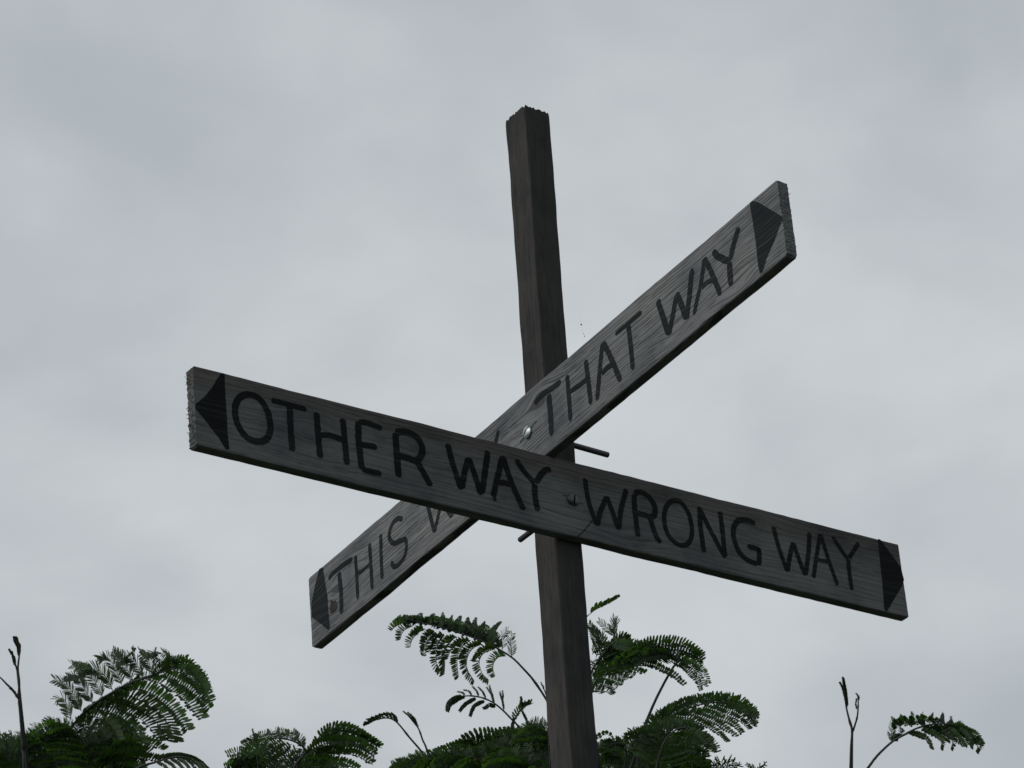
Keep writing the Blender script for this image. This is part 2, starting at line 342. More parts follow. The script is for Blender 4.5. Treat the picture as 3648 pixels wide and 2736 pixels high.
LETTERS_A = [('O',[(0.015,[(-0.7589,0.1482),(-0.7345,0.1445),(-0.7177,0.1216),(-0.7118,0.0922),(-0.7141,0.069),(-0.7267,0.0498),(-0.7468,0.0417),(-0.7693,0.0466),(-0.7847,0.0631),(-0.7926,0.0853),(-0.7926,0.1112),(-0.7809,0.1352),(-0.7589,0.1482)])]),('T',[(0.0129,[(-0.7063,0.1483),(-0.6617,0.1476),(-0.6218,0.1463)]),(0.0146,[(-0.6624,0.1468),(-0.6634,0.091),(-0.6623,0.0394)])]),('H',[(0.0146,[(-0.5984,0.1462),(-0.5978,0.094),(-0.596,0.0391)]),(0.0146,[(-0.5352,0.1469),(-0.534,0.0963),(-0.5326,0.0386)]),(0.0129,[(-0.5951,0.0946),(-0.5647,0.0987),(-0.5331,0.0949)])]),('E',[(0.0153,[(-0.4971,0.1497),(-0.4997,0.1046),(-0.4968,0.0366)]),(0.0136,[(-0.4973,0.148),(-0.4733,0.1512),(-0.4395,0.1462)]),(0.0136,[(-0.4959,0.0957),(-0.4738,0.0977),(-0.455,0.0989)]),(0.0136,[(-0.4968,0.0366),(-0.4748,0.0369),(-0.4494,0.0373)])]),('R',[(0.016,[(-0.4071,0.1452),(-0.4077,0.0938),(-0.4067,0.0399)]),(0.016,[(-0.407,0.1462),(-0.3842,0.1524),(-0.357,0.1484),(-0.3431,0.1275),(-0.3467,0.1051),(-0.3617,0.0899),(-0.3856,0.0918),(-0.4062,0.0909)]),(0.0155,[(-0.3599,0.0904),(-0.3432,0.063),(-0.3282,0.0369)])]),('W',[(0.0146,[(-0.2777,0.1503),(-0.2686,0.1056),(-0.2521,0.0462)]),(0.0145,[(-0.2511,0.0498),(-0.2396,0.0924),(-0.2266,0.1277)]),(0.0146,[(-0.2265,0.129),(-0.2151,0.0915),(-0.2024,0.0451)]),(0.0146,[(-0.2013,0.0494),(-0.1891,0.0976),(-0.1758,0.1573)])]),('A',[(0.0145,[(-0.1386,0.1526),(-0.1549,0.1024),(-0.1729,0.0474)]),(0.0145,[(-0.1385,0.1538),(-0.1221,0.0955),(-0.0959,0.0338)]),(0.013,[(-0.1566,0.0851),(-0.1408,0.0887),(-0.1229,0.0881)]),(0.013,[(-0.1731,0.045),(-0.1642,0.0446)])]),('Y',[(0.0139,[(-0.1049,0.1533),(-0.0853,0.1286),(-0.0616,0.106)]),(0.0139,[(-0.0151,0.1525),(-0.0346,0.1405),(-0.0588,0.1079)]),(0.0147,[(-0.0617,0.1048),(-0.0631,0.0704),(-0.0599,0.0396)])]),('W',[(0.0123,[(0.0729,0.1495),(0.0758,0.101),(0.0844,0.0662),(0.0938,0.0393)]),(0.0121,[(0.0939,0.0401),(0.1043,0.0738),(0.1266,0.1173)]),(0.0122,[(0.1267,0.1189),(0.1378,0.0845),(0.1498,0.0435)]),(0.0122,[(0.1498,0.0435),(0.1625,0.0963),(0.182,0.1487)])]),('R',[(0.0134,[(0.202,0.1409),(0.199,0.1077),(0.1995,0.0693),(0.1999,0.0372)]),(0.0134,[(0.2029,0.1411),(0.2131,0.1489),(0.2292,0.1496),(0.2465,0.1388),(0.2544,0.1204),(0.2514,0.1027),(0.2394,0.0938),(0.2227,0.0949),(0.2025,0.0946)]),(0.0133,[(0.2377,0.0934),(0.2433,0.0699),(0.2492,0.0497),(0.2601,0.0349)])]),('O',[(0.0118,[(0.3125,0.1509),(0.2961,0.1424),(0.2836,0.124),(0.2765,0.1007),(0.2776,0.0746),(0.2855,0.0563),(0.3009,0.0443),(0.3194,0.0426),(0.3378,0.0541),(0.3487,0.0798),(0.3496,0.1064),(0.3454,0.1272),(0.3339,0.1449),(0.3228,0.1517),(0.3125,0.1509)])]),('N',[(0.0127,[(0.3785,0.1506),(0.3743,0.1044),(0.376,0.038)]),(0.0124,[(0.3766,0.1486),(0.3982,0.1035),(0.4326,0.0381)]),(0.0127,[(0.4339,0.1517),(0.4343,0.1023),(0.4328,0.0397)])]),('G',[(0.0133,[(0.5302,0.1434),(0.508,0.1472),(0.4826,0.1398),(0.4677,0.1192),(0.4642,0.0934),(0.4723,0.064),(0.4909,0.0478),(0.5212,0.0405)]),(0.0129,[(0.5245,0.0396),(0.5308,0.0769),(0.5215,0.0802),(0.4989,0.0808)])]),('W',[(0.0116,[(0.58,0.1477),(0.5885,0.096),(0.6035,0.0413)]),(0.0116,[(0.6042,0.0414),(0.6161,0.0801),(0.6314,0.1197)]),(0.0116,[(0.6314,0.1197),(0.6412,0.0825),(0.6537,0.0428)]),(0.0116,[(0.6551,0.0446),(0.6727,0.1083),(0.6821,0.1548)])]),('A',[(0.0107,[(0.713,0.1586),(0.693,0.097),(0.6765,0.0415)]),(0.0107,[(0.7142,0.1595),(0.7271,0.0982),(0.7435,0.0371)]),(0.0095,[(0.6921,0.0905),(0.7298,0.0925)])]),('Y',[(0.0109,[(0.7481,0.1607),(0.7651,0.1351),(0.7838,0.1122)]),(0.0109,[(0.8226,0.1613),(0.8051,0.1376),(0.7871,0.1145)]),(0.0114,[(0.785,0.1125),(0.7828,0.0755),(0.7836,0.0346)])])]
LETTERS_B = [('T',[(0.0146,[(0.0004,0.1403),(-0.0297,0.1461),(-0.0713,0.1421),(-0.1017,0.141)]),(0.0179,[(-0.0541,0.1346),(-0.0532,0.084),(-0.0505,0.0326)])]),('H',[(0.0143,[(-0.1245,0.1431),(-0.1241,0.1189),(-0.1219,0.0293)]),(0.0143,[(-0.1943,0.1419),(-0.1964,0.0931),(-0.197,0.0296)]),(0.0117,[(-0.1291,0.0991),(-0.1605,0.0963),(-0.1949,0.0939)])]),('A',[(0.0147,[(-0.2584,0.1488),(-0.2436,0.1043),(-0.2191,0.0268)]),(0.0146,[(-0.2605,0.1486),(-0.2804,0.1003),(-0.3059,0.0262)]),(0.0122,[(-0.2444,0.0787),(-0.2682,0.082),(-0.2951,0.0751)])]),('T',[(0.0117,[(-0.3044,0.1435),(-0.3523,0.1433),(-0.4014,0.1431)]),(0.0143,[(-0.3517,0.1394),(-0.3521,0.0845),(-0.3508,0.029)])]),('W',[(0.016,[(-0.4573,0.1396),(-0.4679,0.0949),(-0.4808,0.0397)]),(0.0155,[(-0.4808,0.0397),(-0.5006,0.0759),(-0.5214,0.1173)]),(0.016,[(-0.5217,0.1191),(-0.5341,0.0792),(-0.5428,0.0419)]),(0.0158,[(-0.544,0.0412),(-0.5643,0.0959),(-0.581,0.1454)])]),('A',[(0.0132,[(-0.6231,0.1451),(-0.6057,0.1),(-0.5869,0.0693),(-0.5684,0.0374)]),(0.0135,[(-0.6231,0.1451),(-0.6405,0.0984),(-0.6598,0.033)]),(0.0113,[(-0.603,0.0845),(-0.6247,0.085),(-0.6475,0.0772)])]),('Y',[(0.0154,[(-0.6527,0.1446),(-0.6709,0.1183),(-0.7005,0.0893)]),(0.0158,[(-0.7426,0.1493),(-0.7189,0.118),(-0.702,0.0902)]),(0.0167,[(-0.7005,0.0893),(-0.6974,0.0646),(-0.6958,0.0335)])]),('T',[(0.0127,[(0.8502,0.137),(0.8325,0.1435),(0.7837,0.142),(0.7444,0.1379)]),(0.0156,[(0.8047,0.1326),(0.8014,0.0778),(0.8055,0.0244)])]),('H',[(0.0125,[(0.7331,0.1401),(0.7326,0.0828),(0.7341,0.027)]),(0.0125,[(0.6718,0.1405),(0.672,0.0785),(0.6728,0.0225)]),(0.0102,[(0.7318,0.0903),(0.7014,0.0881),(0.6665,0.0888)])]),('I',[(0.0125,[(0.624,0.1404),(0.6282,0.0825),(0.6301,0.0271)])]),('S',[(0.0125,[(0.5328,0.1305),(0.5505,0.1429),(0.5744,0.1403),(0.589,0.1255),(0.5877,0.1064),(0.5716,0.0896),(0.5446,0.0828),(0.5271,0.0764),(0.5253,0.0558),(0.535,0.0374),(0.5593,0.029),(0.5801,0.0338),(0.5887,0.0518)])]),('W',[(0.0124,[(0.4374,0.1487),(0.4267,0.0986),(0.4115,0.0348)]),(0.0119,[(0.4115,0.0348),(0.3983,0.0577),(0.37,0.1026)]),(0.0122,[(0.37,0.1026),(0.3575,0.07),(0.343,0.0378)]),(0.0116,[(0.343,0.0378),(0.3216,0.077),(0.2939,0.1012)])]),('A',[(0.0135,[(0.2469,0.1517),(0.2725,0.1023),(0.2992,0.0521)]),(0.0138,[(0.2469,0.1517),(0.2309,0.1015),(0.2136,0.046)]),(0.0115,[(0.2712,0.0945),(0.2274,0.0854)])]),('Y',[(0.0135,[(0.212,0.1429),(0.2008,0.1175),(0.1854,0.0913)]),(0.0131,[(0.1386,0.1496),(0.1538,0.1278),(0.1833,0.0902)]),(0.014,[(0.1843,0.0908),(0.1848,0.0625),(0.1841,0.0338)])])]
ARROW_A = [[(-0.8204,0.1828),(-0.814,0.1823),(-0.8144,0.131),(-0.8134,0.0819),(-0.8137,0.0467),(-0.8115,0.0081),(-0.82,0.0061),(-0.835,0.0289),(-0.863,0.0613),(-0.8831,0.0815),(-0.8877,0.0888),(-0.8838,0.0954),(-0.8646,0.1157),(-0.8466,0.14),(-0.831,0.168)],[(0.8818,0.1851),(0.8889,0.1835),(0.938,0.1253),(0.942,0.0941),(0.936,0.08),(0.8773,0.0003),(0.871,0.0059),(0.8765,0.0736),(0.8789,0.1443)]]
ARROW_B = [[(-0.7872,0.1813),(-0.7945,0.1816),(-0.8119,0.1672),(-0.8774,0.093),(-0.879,0.0868),(-0.8723,0.0808),(-0.8413,0.0506),(-0.815,0.0299),(-0.7965,0.0064),(-0.7885,0.0091),(-0.7864,0.0286),(-0.7885,0.0784),(-0.7879,0.1302),(-0.7857,0.1729)],[(0.887,0.1838),(0.8715,0.1805),(0.8676,0.1511),(0.8593,0.0989),(0.8593,0.0537),(0.8565,0.0153),(0.8636,0.0109),(0.8919,0.0407),(0.931,0.0786),(0.9287,0.1122),(0.9125,0.1443),(0.8922,0.177)]]
KNOT_B = [(0.8456,0.08),(0.8266,0.0692),(0.8186,0.052),(0.8283,0.0436),(0.8502,0.0471),(0.853,0.0638)]
CRACK_A = [(0.0379,0.0009),(0.0562,0.0186),(0.0827,0.0505)]
LEAVES = [
(0,[177,2552,6087,168,2491,6131,174,2433,6158,185,2375,6177,211,2311,6193,228,2259,6199,247,2211,6199,276,2155,6199,298,2106,6195,315,2073,6177],0.0049,[(11,1,(10,104),344,82,70,64,0.92,[[171,2439,6151,12,-31,-14,20,-68,-37,23,-104,-69,18,-133,-109],[179,2421,6169,17,-36,-13,30,-75,-38,36,-108,-77,34,-136,-122],[186,2377,6175,28,-40,-19,51,-83,-49,69,-121,-92,77,-151,-145],[206,2358,6180,31,-41,-19,57,-83,-54,79,-124,-96,93,-159,-149],[209,2319,6183,35,-43,-20,64,-84,-59,87,-123,-107,95,-146,-169],[228,2298,6193,34,-44,-18,62,-83,-59,84,-120,-108,93,-145,-168],[248,2213,6194,29,-35,-25,51,-72,-63,68,-108,-108,79,-142,-159],[273,2159,6196,23,-29,-29,41,-65,-63,54,-103,-103,62,-136,-150],[290,2114,6194,17,-29,-24,27,-60,-58,32,-91,-98,32,-122,-142],[305,2076,6182,7,-22,-23,8,-49,-53,4,-77,-87,-4,-107,-124]]),(11,1,(28,152),314,69,45,50,0.75,[[160,2441,6161,2,15,29,8,41,63,15,74,99,21,127,119],[177,2416,6178,-3,15,35,-5,43,74,-5,77,115,-8,127,148],[186,2370,6184,-3,18,31,-1,46,67,2,80,105,3,130,134],[193,2329,6186,-2,17,30,1,45,65,4,81,101,6,127,135],[212,2307,6198,-8,15,39,-16,47,79,-27,98,108,-35,154,137],[217,2267,6199,-2,15,34,0,41,72,2,75,112,2,128,137],[238,2248,6205,0,15,31,3,42,67,6,77,105,10,117,144],[246,2208,6204,2,16,28,7,44,60,12,81,93,17,129,121],[255,2171,6198,5,16,25,14,42,56,22,77,88,33,116,122],[280,2149,6203,4,17,24,14,44,53,23,81,82,33,123,113],[293,2109,6197,3,20,21,12,50,48,23,85,77,36,124,108]]),(10,1,(5,175),127,41,45,48,0.75,[[141,2361,6242,2,27,13,9,64,31,19,107,50,31,154,72],[168,2310,6237,0,25,18,6,62,37,19,107,50,34,157,65],[150,2310,6254,1,26,15,8,62,36,17,104,57,28,150,81],[169,2256,6263,6,24,12,16,59,30,30,99,50,46,144,71],[213,2235,6247,2,22,20,10,52,46,20,90,74,31,133,102],[210,2236,6249,14,13,19,34,36,44,57,65,71,81,97,102],[239,2157,6233,6,21,17,17,52,39,32,88,63,47,129,90],[239,2157,6233,15,15,15,36,40,36,60,70,60,87,104,86],[280,2106,6214,6,21,16,17,52,39,32,88,65,48,127,93],[281,2109,6209,17,15,14,39,40,34,64,70,56,92,105,80]]),(6,1,(20,150),165,60,52,60,0.75,[[171,2395,6165,18,3,10,38,12,25,60,25,41,84,40,59],[238,2249,6202,18,3,12,39,11,27,63,22,43,89,36,60]]),(5,1,(15,150),195,60,52,60,0.75,[[256,2172,6196,16,-11,15,35,-19,30,57,-25,44,83,-28,54],[285,2116,6195,16,-8,12,39,-11,17,62,-5,13,84,8,5],[307,2101,6194,23,-4,-1,48,0,-7,70,10,-17,91,26,-28]])],0),
(0,[262,2461,6048,271,2433,6078,276,2415,6098],0.0034,[(2,1,(5,100),283,75,67,68,0.75,[[272,2423,6091,19,-33,7,41,-65,0,65,-95,-15,87,-123,-35],[266,2452,6058,21,-32,3,44,-66,-2,67,-98,-13,89,-131,-28]]),(2,1,(5,100),298,75,67,68,0.75,[[256,2451,6067,17,-29,6,33,-61,5,51,-93,-3,69,-124,-14],[239,2476,6050,20,-30,2,41,-60,-6,62,-89,-20,82,-117,-38]])],0),
(0,[243,2596,6078,226,2590,6104,208,2584,6129,188,2581,6154,165,2584,6173,139,2597,6181,126,2607,6180],0.003,[(9,-1,(10,120),181,60,53,66,0.75,[[234,2593,6092,-24,-2,-6,-50,-10,-17,-77,-20,-32,-103,-33,-50],[214,2586,6120,-28,-1,-3,-59,-6,-12,-91,-14,-25,-122,-23,-42],[193,2582,6148,-28,-1,-4,-60,-6,-13,-92,-13,-27,-124,-21,-45],[169,2582,6171,-23,1,-11,-49,-3,-27,-74,-11,-47,-99,-20,-70],[147,2591,6181,-14,-2,-16,-30,-10,-36,-47,-22,-59,-65,-36,-83],[126,2607,6180,-15,-2,-15,-33,-9,-35,-51,-20,-58,-69,-34,-82]]),(9,-1,(30,150),181,60,42,66,0.75,[[234,2593,6092,11,5,14,27,17,30,47,31,46,69,49,62],[214,2586,6120,11,4,17,27,13,36,47,25,56,69,40,75],[193,2582,6148,7,4,19,18,15,42,31,28,66,47,43,91],[169,2582,6171,-1,12,17,0,32,37,2,57,56,4,86,76],[147,2591,6181,-1,18,9,2,42,20,7,71,31,14,103,41],[126,2607,6180,-1,18,9,1,43,19,6,73,29,13,105,39]])],0),
(0,[225,2450,6001,212,2438,6031,199,2426,6061,181,2418,6090,156,2418,6114,128,2426,6131,113,2433,6136],0.0033,[(10,-1,(10,120),193,59,59,66,0.75,[[218,2443,6018,-25,-4,-1,-54,-13,-8,-83,-25,-18,-113,-37,-32],[204,2430,6051,-30,-4,2,-64,-12,-1,-98,-21,-9,-134,-32,-21],[185,2420,6083,-31,-2,0,-64,-8,-5,-99,-16,-15,-134,-25,-30],[160,2418,6111,-26,-1,-6,-55,-6,-17,-85,-14,-32,-114,-23,-52],[138,2422,6127,-18,-2,-12,-39,-9,-29,-60,-19,-49,-82,-32,-71],[113,2433,6136,-20,-1,-11,-41,-8,-27,-64,-18,-47,-86,-30,-69]]),(10,-1,(30,150),193,59,48,66,0.75,[[218,2443,6018,13,7,11,30,20,23,50,37,35,72,57,47],[204,2430,6051,13,4,13,31,15,28,52,29,43,76,47,56],[185,2420,6083,10,5,16,24,16,35,41,29,55,60,45,75],[160,2418,6111,4,9,16,10,25,36,16,45,57,24,68,80],[138,2422,6127,1,14,12,5,36,26,10,63,40,17,93,53],[113,2433,6136,0,16,12,4,38,25,9,65,38,15,96,51]])],0),
(0,[221,2635,6047,196,2628,6081,171,2622,6115,137,2628,6140,102,2638,6161,67,2657,6170,49,2670,6170],0.0034,[(12,-1,(10,120),181,60,60,66,0.75,[[207,2631,6066,-27,1,-7,-57,-4,-19,-86,-10,-36,-116,-19,-56],[180,2624,6103,-34,3,-3,-69,1,-13,-105,-2,-28,-141,-7,-48],[146,2626,6134,-32,7,-11,-64,9,-29,-96,9,-52,-128,6,-78],[107,2636,6158,-26,5,-13,-53,5,-33,-80,1,-57,-107,-5,-83],[78,2649,6170,-16,1,-18,-34,-4,-40,-52,-13,-65,-71,-25,-92],[49,2670,6170,-17,1,-17,-37,-3,-39,-56,-12,-64,-76,-22,-91]]),(12,-1,(30,150),181,60,48,66,0.75,[[207,2631,6066,11,5,14,26,17,31,45,31,48,66,49,64],[180,2624,6103,10,4,18,25,13,37,43,25,58,64,40,78],[146,2626,6134,1,8,20,4,23,43,8,43,68,12,67,93],[107,2636,6158,-1,13,17,-1,34,35,0,61,53,2,91,70],[78,2649,6170,-1,18,9,1,42,20,6,71,31,13,103,41],[49,2670,6170,-1,18,9,1,43,19,6,73,29,13,105,39]])],0),
(0,[83,2523,5944,62,2518,5972,41,2512,6000,18,2509,6027,-6,2508,6053,-36,2519,6068,-51,2525,6075],0.0033,[(12,-1,(10,120),177,59,59,66,0.75,[[71,2520,5959,-26,0,-6,-55,-4,-18,-84,-12,-35,-114,-21,-55],[48,2514,5990,-32,3,-3,-67,0,-13,-103,-4,-28,-137,-9,-47],[25,2509,6021,-34,4,-5,-69,4,-17,-104,1,-34,-138,-4,-55],[-3,2508,6049,-29,0,-3,-62,-4,-12,-94,-11,-26,-127,-19,-44],[-26,2515,6064,-21,0,-12,-44,-7,-28,-67,-16,-48,-90,-27,-71],[-51,2525,6075,-23,0,-10,-47,-6,-26,-72,-14,-45,-96,-25,-67]]),(12,-1,(30,150),177,59,47,66,0.75,[[71,2520,5959,12,5,15,28,15,33,47,29,50,69,45,67],[48,2514,5990,11,3,19,26,11,40,45,22,62,67,36,83],[25,2509,6021,4,5,21,13,16,46,23,30,72,34,46,100],[-3,2508,6049,4,7,20,10,21,43,17,39,67,24,59,93],[-26,2515,6064,-1,14,14,0,37,29,3,64,45,7,95,59],[-51,2525,6075,-2,15,14,-2,38,29,0,67,43,4,99,57]])],0),
(0,[302,2707,6064,276,2698,6103,249,2689,6142,211,2696,6170,170,2714,6185,131,2741,6188,112,2755,6186],0.0034,[(13,-1,(10,120),182,61,61,66,0.75,[[288,2702,6085,-31,2,-5,-63,-1,-16,-96,-6,-32,-129,-12,-52],[259,2692,6128,-38,4,-1,-78,4,-10,-117,3,-24,-157,1,-43],[220,2694,6163,-34,11,-13,-69,16,-33,-104,19,-58,-138,19,-87],[176,2711,6184,-24,9,-21,-50,12,-46,-76,11,-76,-100,7,-108],[143,2731,6190,-16,3,-21,-33,-1,-46,-52,-8,-74,-70,-19,-103],[112,2755,6186,-18,4,-20,-37,2,-45,-56,-5,-72,-76,-14,-102]]),(13,-1,(30,150),182,61,49,66,0.75,[[288,2702,6085,13,3,16,31,11,33,52,24,51,76,39,67],[259,2692,6128,12,0,20,29,6,42,50,16,64,75,27,85],[220,2694,6163,-1,7,23,0,22,50,1,42,78,1,66,106],[176,2711,6184,-6,16,16,-10,42,33,-13,73,48,-13,108,61],[143,2731,6190,-4,19,9,-3,46,19,0,77,28,6,111,37],[112,2755,6186,-4,21,9,-4,49,18,0,80,26,6,115,34]])],0),
(0,[326,2636,6039,324,2617,6067,321,2599,6095,324,2579,6121,331,2556,6145,344,2533,6164,351,2521,6174],0.0034,[(12,1,(10,120),197,61,61,66,0.75,[[325,2626,6055,11,-29,-4,20,-63,-14,28,-99,-27,35,-136,-45],[322,2606,6085,15,-35,1,27,-74,-5,40,-115,-17,52,-157,-33],[322,2584,6115,18,-32,-6,34,-70,-18,49,-108,-36,63,-146,-58],[330,2560,6141,13,-31,-3,24,-67,-12,34,-104,-27,44,-142,-45],[339,2540,6158,9,-25,-7,16,-54,-20,20,-86,-37,24,-118,-57],[351,2521,6174,9,-27,-6,16,-58,-17,21,-90,-33,26,-124,-52]]),(12,1,(30,150),197,61,48,66,0.75,[[325,2626,6055,-5,16,14,-7,41,30,-8,71,45,-6,104,59],[322,2606,6085,-7,15,19,-13,39,38,-16,69,57,-19,103,73],[322,2584,6115,-2,8,23,-1,23,50,0,42,78,2,64,107],[330,2560,6141,1,7,21,6,20,46,12,37,73,20,56,101],[339,2540,6158,8,6,17,20,18,36,36,32,57,55,48,78],[351,2521,6174,9,5,17,23,15,36,40,29,56,61,44,75]])],0),
(0,[313,2691,6074,297,2676,6111,289,2657,6146,295,2629,6178,308,2600,6206,327,2570,6228,339,2555,6237],0.0034,[(13,1,(10,120),198,61,61,66,0.75,[[304,2683,6095,-30,-2,0,-63,-9,-5,-97,-17,-15,-131,-27,-30],[289,2665,6134,18,-35,-1,33,-75,-9,49,-116,-23,63,-158,-41],[293,2636,6170,19,-35,-2,36,-75,-12,52,-116,-27,68,-158,-47],[306,2605,6202,17,-31,-8,31,-65,-22,44,-101,-42,55,-136,-65],[320,2580,6222,11,-24,-10,19,-53,-26,25,-83,-46,29,-115,-69],[339,2555,6237,12,-26,-9,21,-55,-25,28,-86,-44,33,-118,-67]]),(13,1,(30,150),198,61,49,66,0.75,[[304,2683,6095,14,5,11,33,17,24,55,33,36,78,52,48],[289,2665,6134,-3,14,17,-5,36,36,-5,64,54,-4,95,72],[293,2636,6170,-1,11,20,0,28,42,2,50,65,4,76,89],[306,2605,6202,5,6,18,15,18,39,27,33,62,41,50,86],[320,2580,6222,9,7,14,23,19,30,40,35,47,60,53,64],[339,2555,6237,11,6,14,26,18,29,45,33,45,66,52,60]])],0),
(0,[300,2819,6109,305,2794,6138,310,2769,6168,322,2742,6193,337,2715,6216,361,2687,6230,373,2673,6237],0.0035,[(12,1,(10,120),200,61,61,66,0.75,[[303,2805,6125,14,-27,-9,24,-59,-23,33,-92,-42,41,-126,-65],[309,2777,6157,18,-32,-6,34,-68,-19,48,-106,-37,62,-144,-59],[318,2749,6187,21,-30,-12,39,-64,-30,54,-98,-54,68,-133,-81],[335,2719,6212,16,-29,-8,29,-62,-23,41,-97,-43,51,-132,-66],[353,2696,6225,11,-22,-11,17,-49,-29,22,-78,-50,25,-108,-73],[373,2673,6237,11,-23,-10,19,-52,-27,25,-82,-47,29,-112,-70]]),(12,1,(30,150),200,61,49,66,0.75,[[303,2805,6125,-4,14,18,-5,35,37,-6,62,56,-5,93,75],[309,2777,6157,-6,12,22,-9,32,46,-11,56,70,-14,86,93],[318,2749,6187,3,4,24,9,14,51,19,27,80,30,41,111],[335,2719,6212,6,4,21,15,14,46,29,26,71,45,40,97],[353,2696,6225,11,5,15,28,15,32,48,29,48,71,46,64],[373,2673,6237,12,4,15,30,15,31,52,28,46,76,45,60]])],0),
(0,[272,2837,6111,278,2813,6139,284,2789,6166,302,2763,6184,321,2736,6202,348,2712,6209,362,2700,6212],0.0035,[(12,1,(10,120),200,61,61,66,0.75,[[276,2824,6126,15,-28,-9,27,-60,-25,38,-93,-45,47,-128,-68],[282,2797,6156,20,-33,-7,38,-70,-20,55,-109,-40,70,-147,-63],[298,2769,6180,23,-28,-16,42,-60,-39,59,-93,-67,74,-126,-98],[318,2740,6199,19,-27,-13,34,-58,-33,47,-90,-57,58,-123,-85],[339,2720,6206,12,-21,-15,19,-46,-36,25,-72,-60,28,-100,-87],[362,2700,6212,12,-22,-15,21,-49,-35,28,-76,-59,32,-105,-85]]),(12,1,(30,150),200,61,49,66,0.75,[[276,2824,6126,-5,13,19,-8,34,40,-9,61,60,-10,92,80],[282,2797,6156,-6,11,24,-10,30,49,-14,55,76,-18,84,101],[298,2769,6180,5,1,25,16,8,53,31,17,82,49,27,111],[318,2740,6199,10,2,22,25,8,45,44,18,68,68,29,90],[339,2720,6206,15,3,14,34,13,28,57,27,41,83,45,53],[362,2700,6212,15,3,13,36,12,26,60,27,38,87,45,48]])],0),
(0,[250,2962,6158,256,2937,6187,263,2911,6216,280,2884,6236,301,2856,6253,330,2830,6261,344,2818,6265],0.0035,[(12,1,(10,120),201,62,62,66,0.75,[[254,2948,6174,15,-28,-10,28,-60,-25,39,-94,-45,48,-128,-69],[260,2920,6206,21,-33,-7,39,-71,-21,56,-109,-40,72,-148,-64],[275,2891,6232,23,-27,-18,43,-58,-43,60,-90,-72,75,-122,-104],[298,2860,6251,19,-27,-14,34,-58,-34,48,-90,-59,59,-122,-87],[320,2839,6258,12,-21,-15,20,-46,-36,25,-72,-61,29,-100,-87],[344,2818,6265,13,-22,-15,22,-49,-36,29,-77,-60,33,-105,-86]]),(12,1,(30,150),201,62,50,66,0.75,[[254,2948,6174,-5,14,19,-8,35,40,-10,62,60,-11,93,80],[260,2920,6206,-6,11,23,-10,30,49,-15,55,75,-19,84,101],[275,2891,6232,7,1,25,19,6,52,36,14,80,58,24,107],[298,2860,6251,9,2,21,25,8,45,44,18,68,68,29,89],[320,2839,6258,15,3,14,34,13,28,57,28,41,82,46,53],[344,2818,6265,15,3,12,36,12,26,60,27,38,87,45,48]])],0),
(0,[280,2959,6132,262,2950,6163,244,2941,6194,220,2939,6220,192,2943,6243,160,2957,6255,145,2965,6260],0.0035,[(12,-1,(10,120),201,62,62,66,0.75,[[270,2954,6149,-29,0,-3,-62,-4,-12,-94,-11,-26,-127,-19,-44],[251,2944,6183,-37,2,1,-76,-1,-4,-115,-4,-16,-155,-9,-31],[227,2938,6214,-34,8,-10,-70,12,-27,-105,13,-49,-139,12,-75],[196,2942,6240,-31,4,-7,-64,3,-20,-98,0,-38,-130,-5,-61],[171,2952,6251,-21,2,-14,-44,-3,-33,-67,-10,-55,-90,-20,-80],[145,2965,6260,-23,2,-13,-48,-2,-31,-72,-9,-53,-97,-18,-78]]),(12,-1,(30,150),201,62,50,66,0.75,[[270,2954,6149,15,2,16,35,9,33,59,21,49,86,36,63],[251,2944,6183,14,-2,20,35,3,41,59,11,62,88,21,80],[227,2938,6214,0,5,26,2,16,56,5,33,87,6,53,118],[196,2942,6240,-1,8,23,0,23,49,0,43,76,0,68,103],[171,2952,6251,-5,16,15,-6,41,30,-6,71,45,-4,104,58],[145,2965,6260,-6,17,14,-8,43,29,-9,74,42,-7,109,54]])],0),
(0,[149,2105,5863,169,2082,5875,193,2060,5881,217,2038,5887,239,2020,5890,265,2005,5886,290,1996,5873,312,1991,5858],0.0036,[(7,1,(0,180),65,36,36,40,0.75,[[199,2055,5881,5,-10,-7,8,-22,-17,9,-34,-29,10,-47,-42],[218,2038,5886,7,-11,-8,12,-23,-19,15,-35,-34,17,-48,-49],[238,2022,5888,7,-10,-9,12,-22,-22,15,-33,-37,17,-45,-53],[262,2007,5886,6,-9,-10,10,-20,-23,12,-31,-37,13,-44,-52],[284,1997,5877,4,-8,-9,6,-19,-20,7,-30,-33,6,-43,-46]]),(8,1,(0,180),79,36,36,45,0.75,[[199,2054,5884,9,-4,12,25,-4,20,44,-1,25,63,6,27],[220,2034,5890,15,-5,9,34,-5,14,56,-2,15,77,6,14],[248,2014,5889,16,-3,5,36,0,5,56,7,3,75,19,-1],[267,2004,5885,17,1,-2,35,6,-3,53,15,-6,72,25,-8]])],0),
(0,[-49,2311,5973,-61,2295,6007,-79,2272,6057,-91,2256,6091,-101,2237,6127,-111,2225,6154,-117,2206,6186,-125,2197,6206,-141,2195,6225],0.0047,[(3,1,(0,180),65,36,36,22,0.75,[[-115,2210,6179,-5,-5,11,-9,-10,22,-17,-12,33,-24,-15,44],[-116,2206,6186,-3,-5,9,-6,-9,18,-11,-12,27,-16,-15,36]])],0),
(0,[-111,2228,6150,-119,2224,6164,-128,2219,6180,-141,2216,6197],0.0029,[(2,1,(0,180),58,36,36,22,0.75,[[-118,2226,6159,-5,-3,10,-10,-7,20,-16,-9,29,-23,-10,38],[-119,2224,6164,-3,-3,6,-6,-6,13,-10,-7,20,-15,-9,26]])],0),
(0,[-90,2259,6087,-110,2258,6108,-127,2259,6122,-144,2261,6137,-164,2267,6149],0.004,[(1,1,(0,180),43,36,29,22,0.75,[[-92,2258,6089,-5,0,6,-10,-1,12,-17,0,17,-23,1,21]])],0),
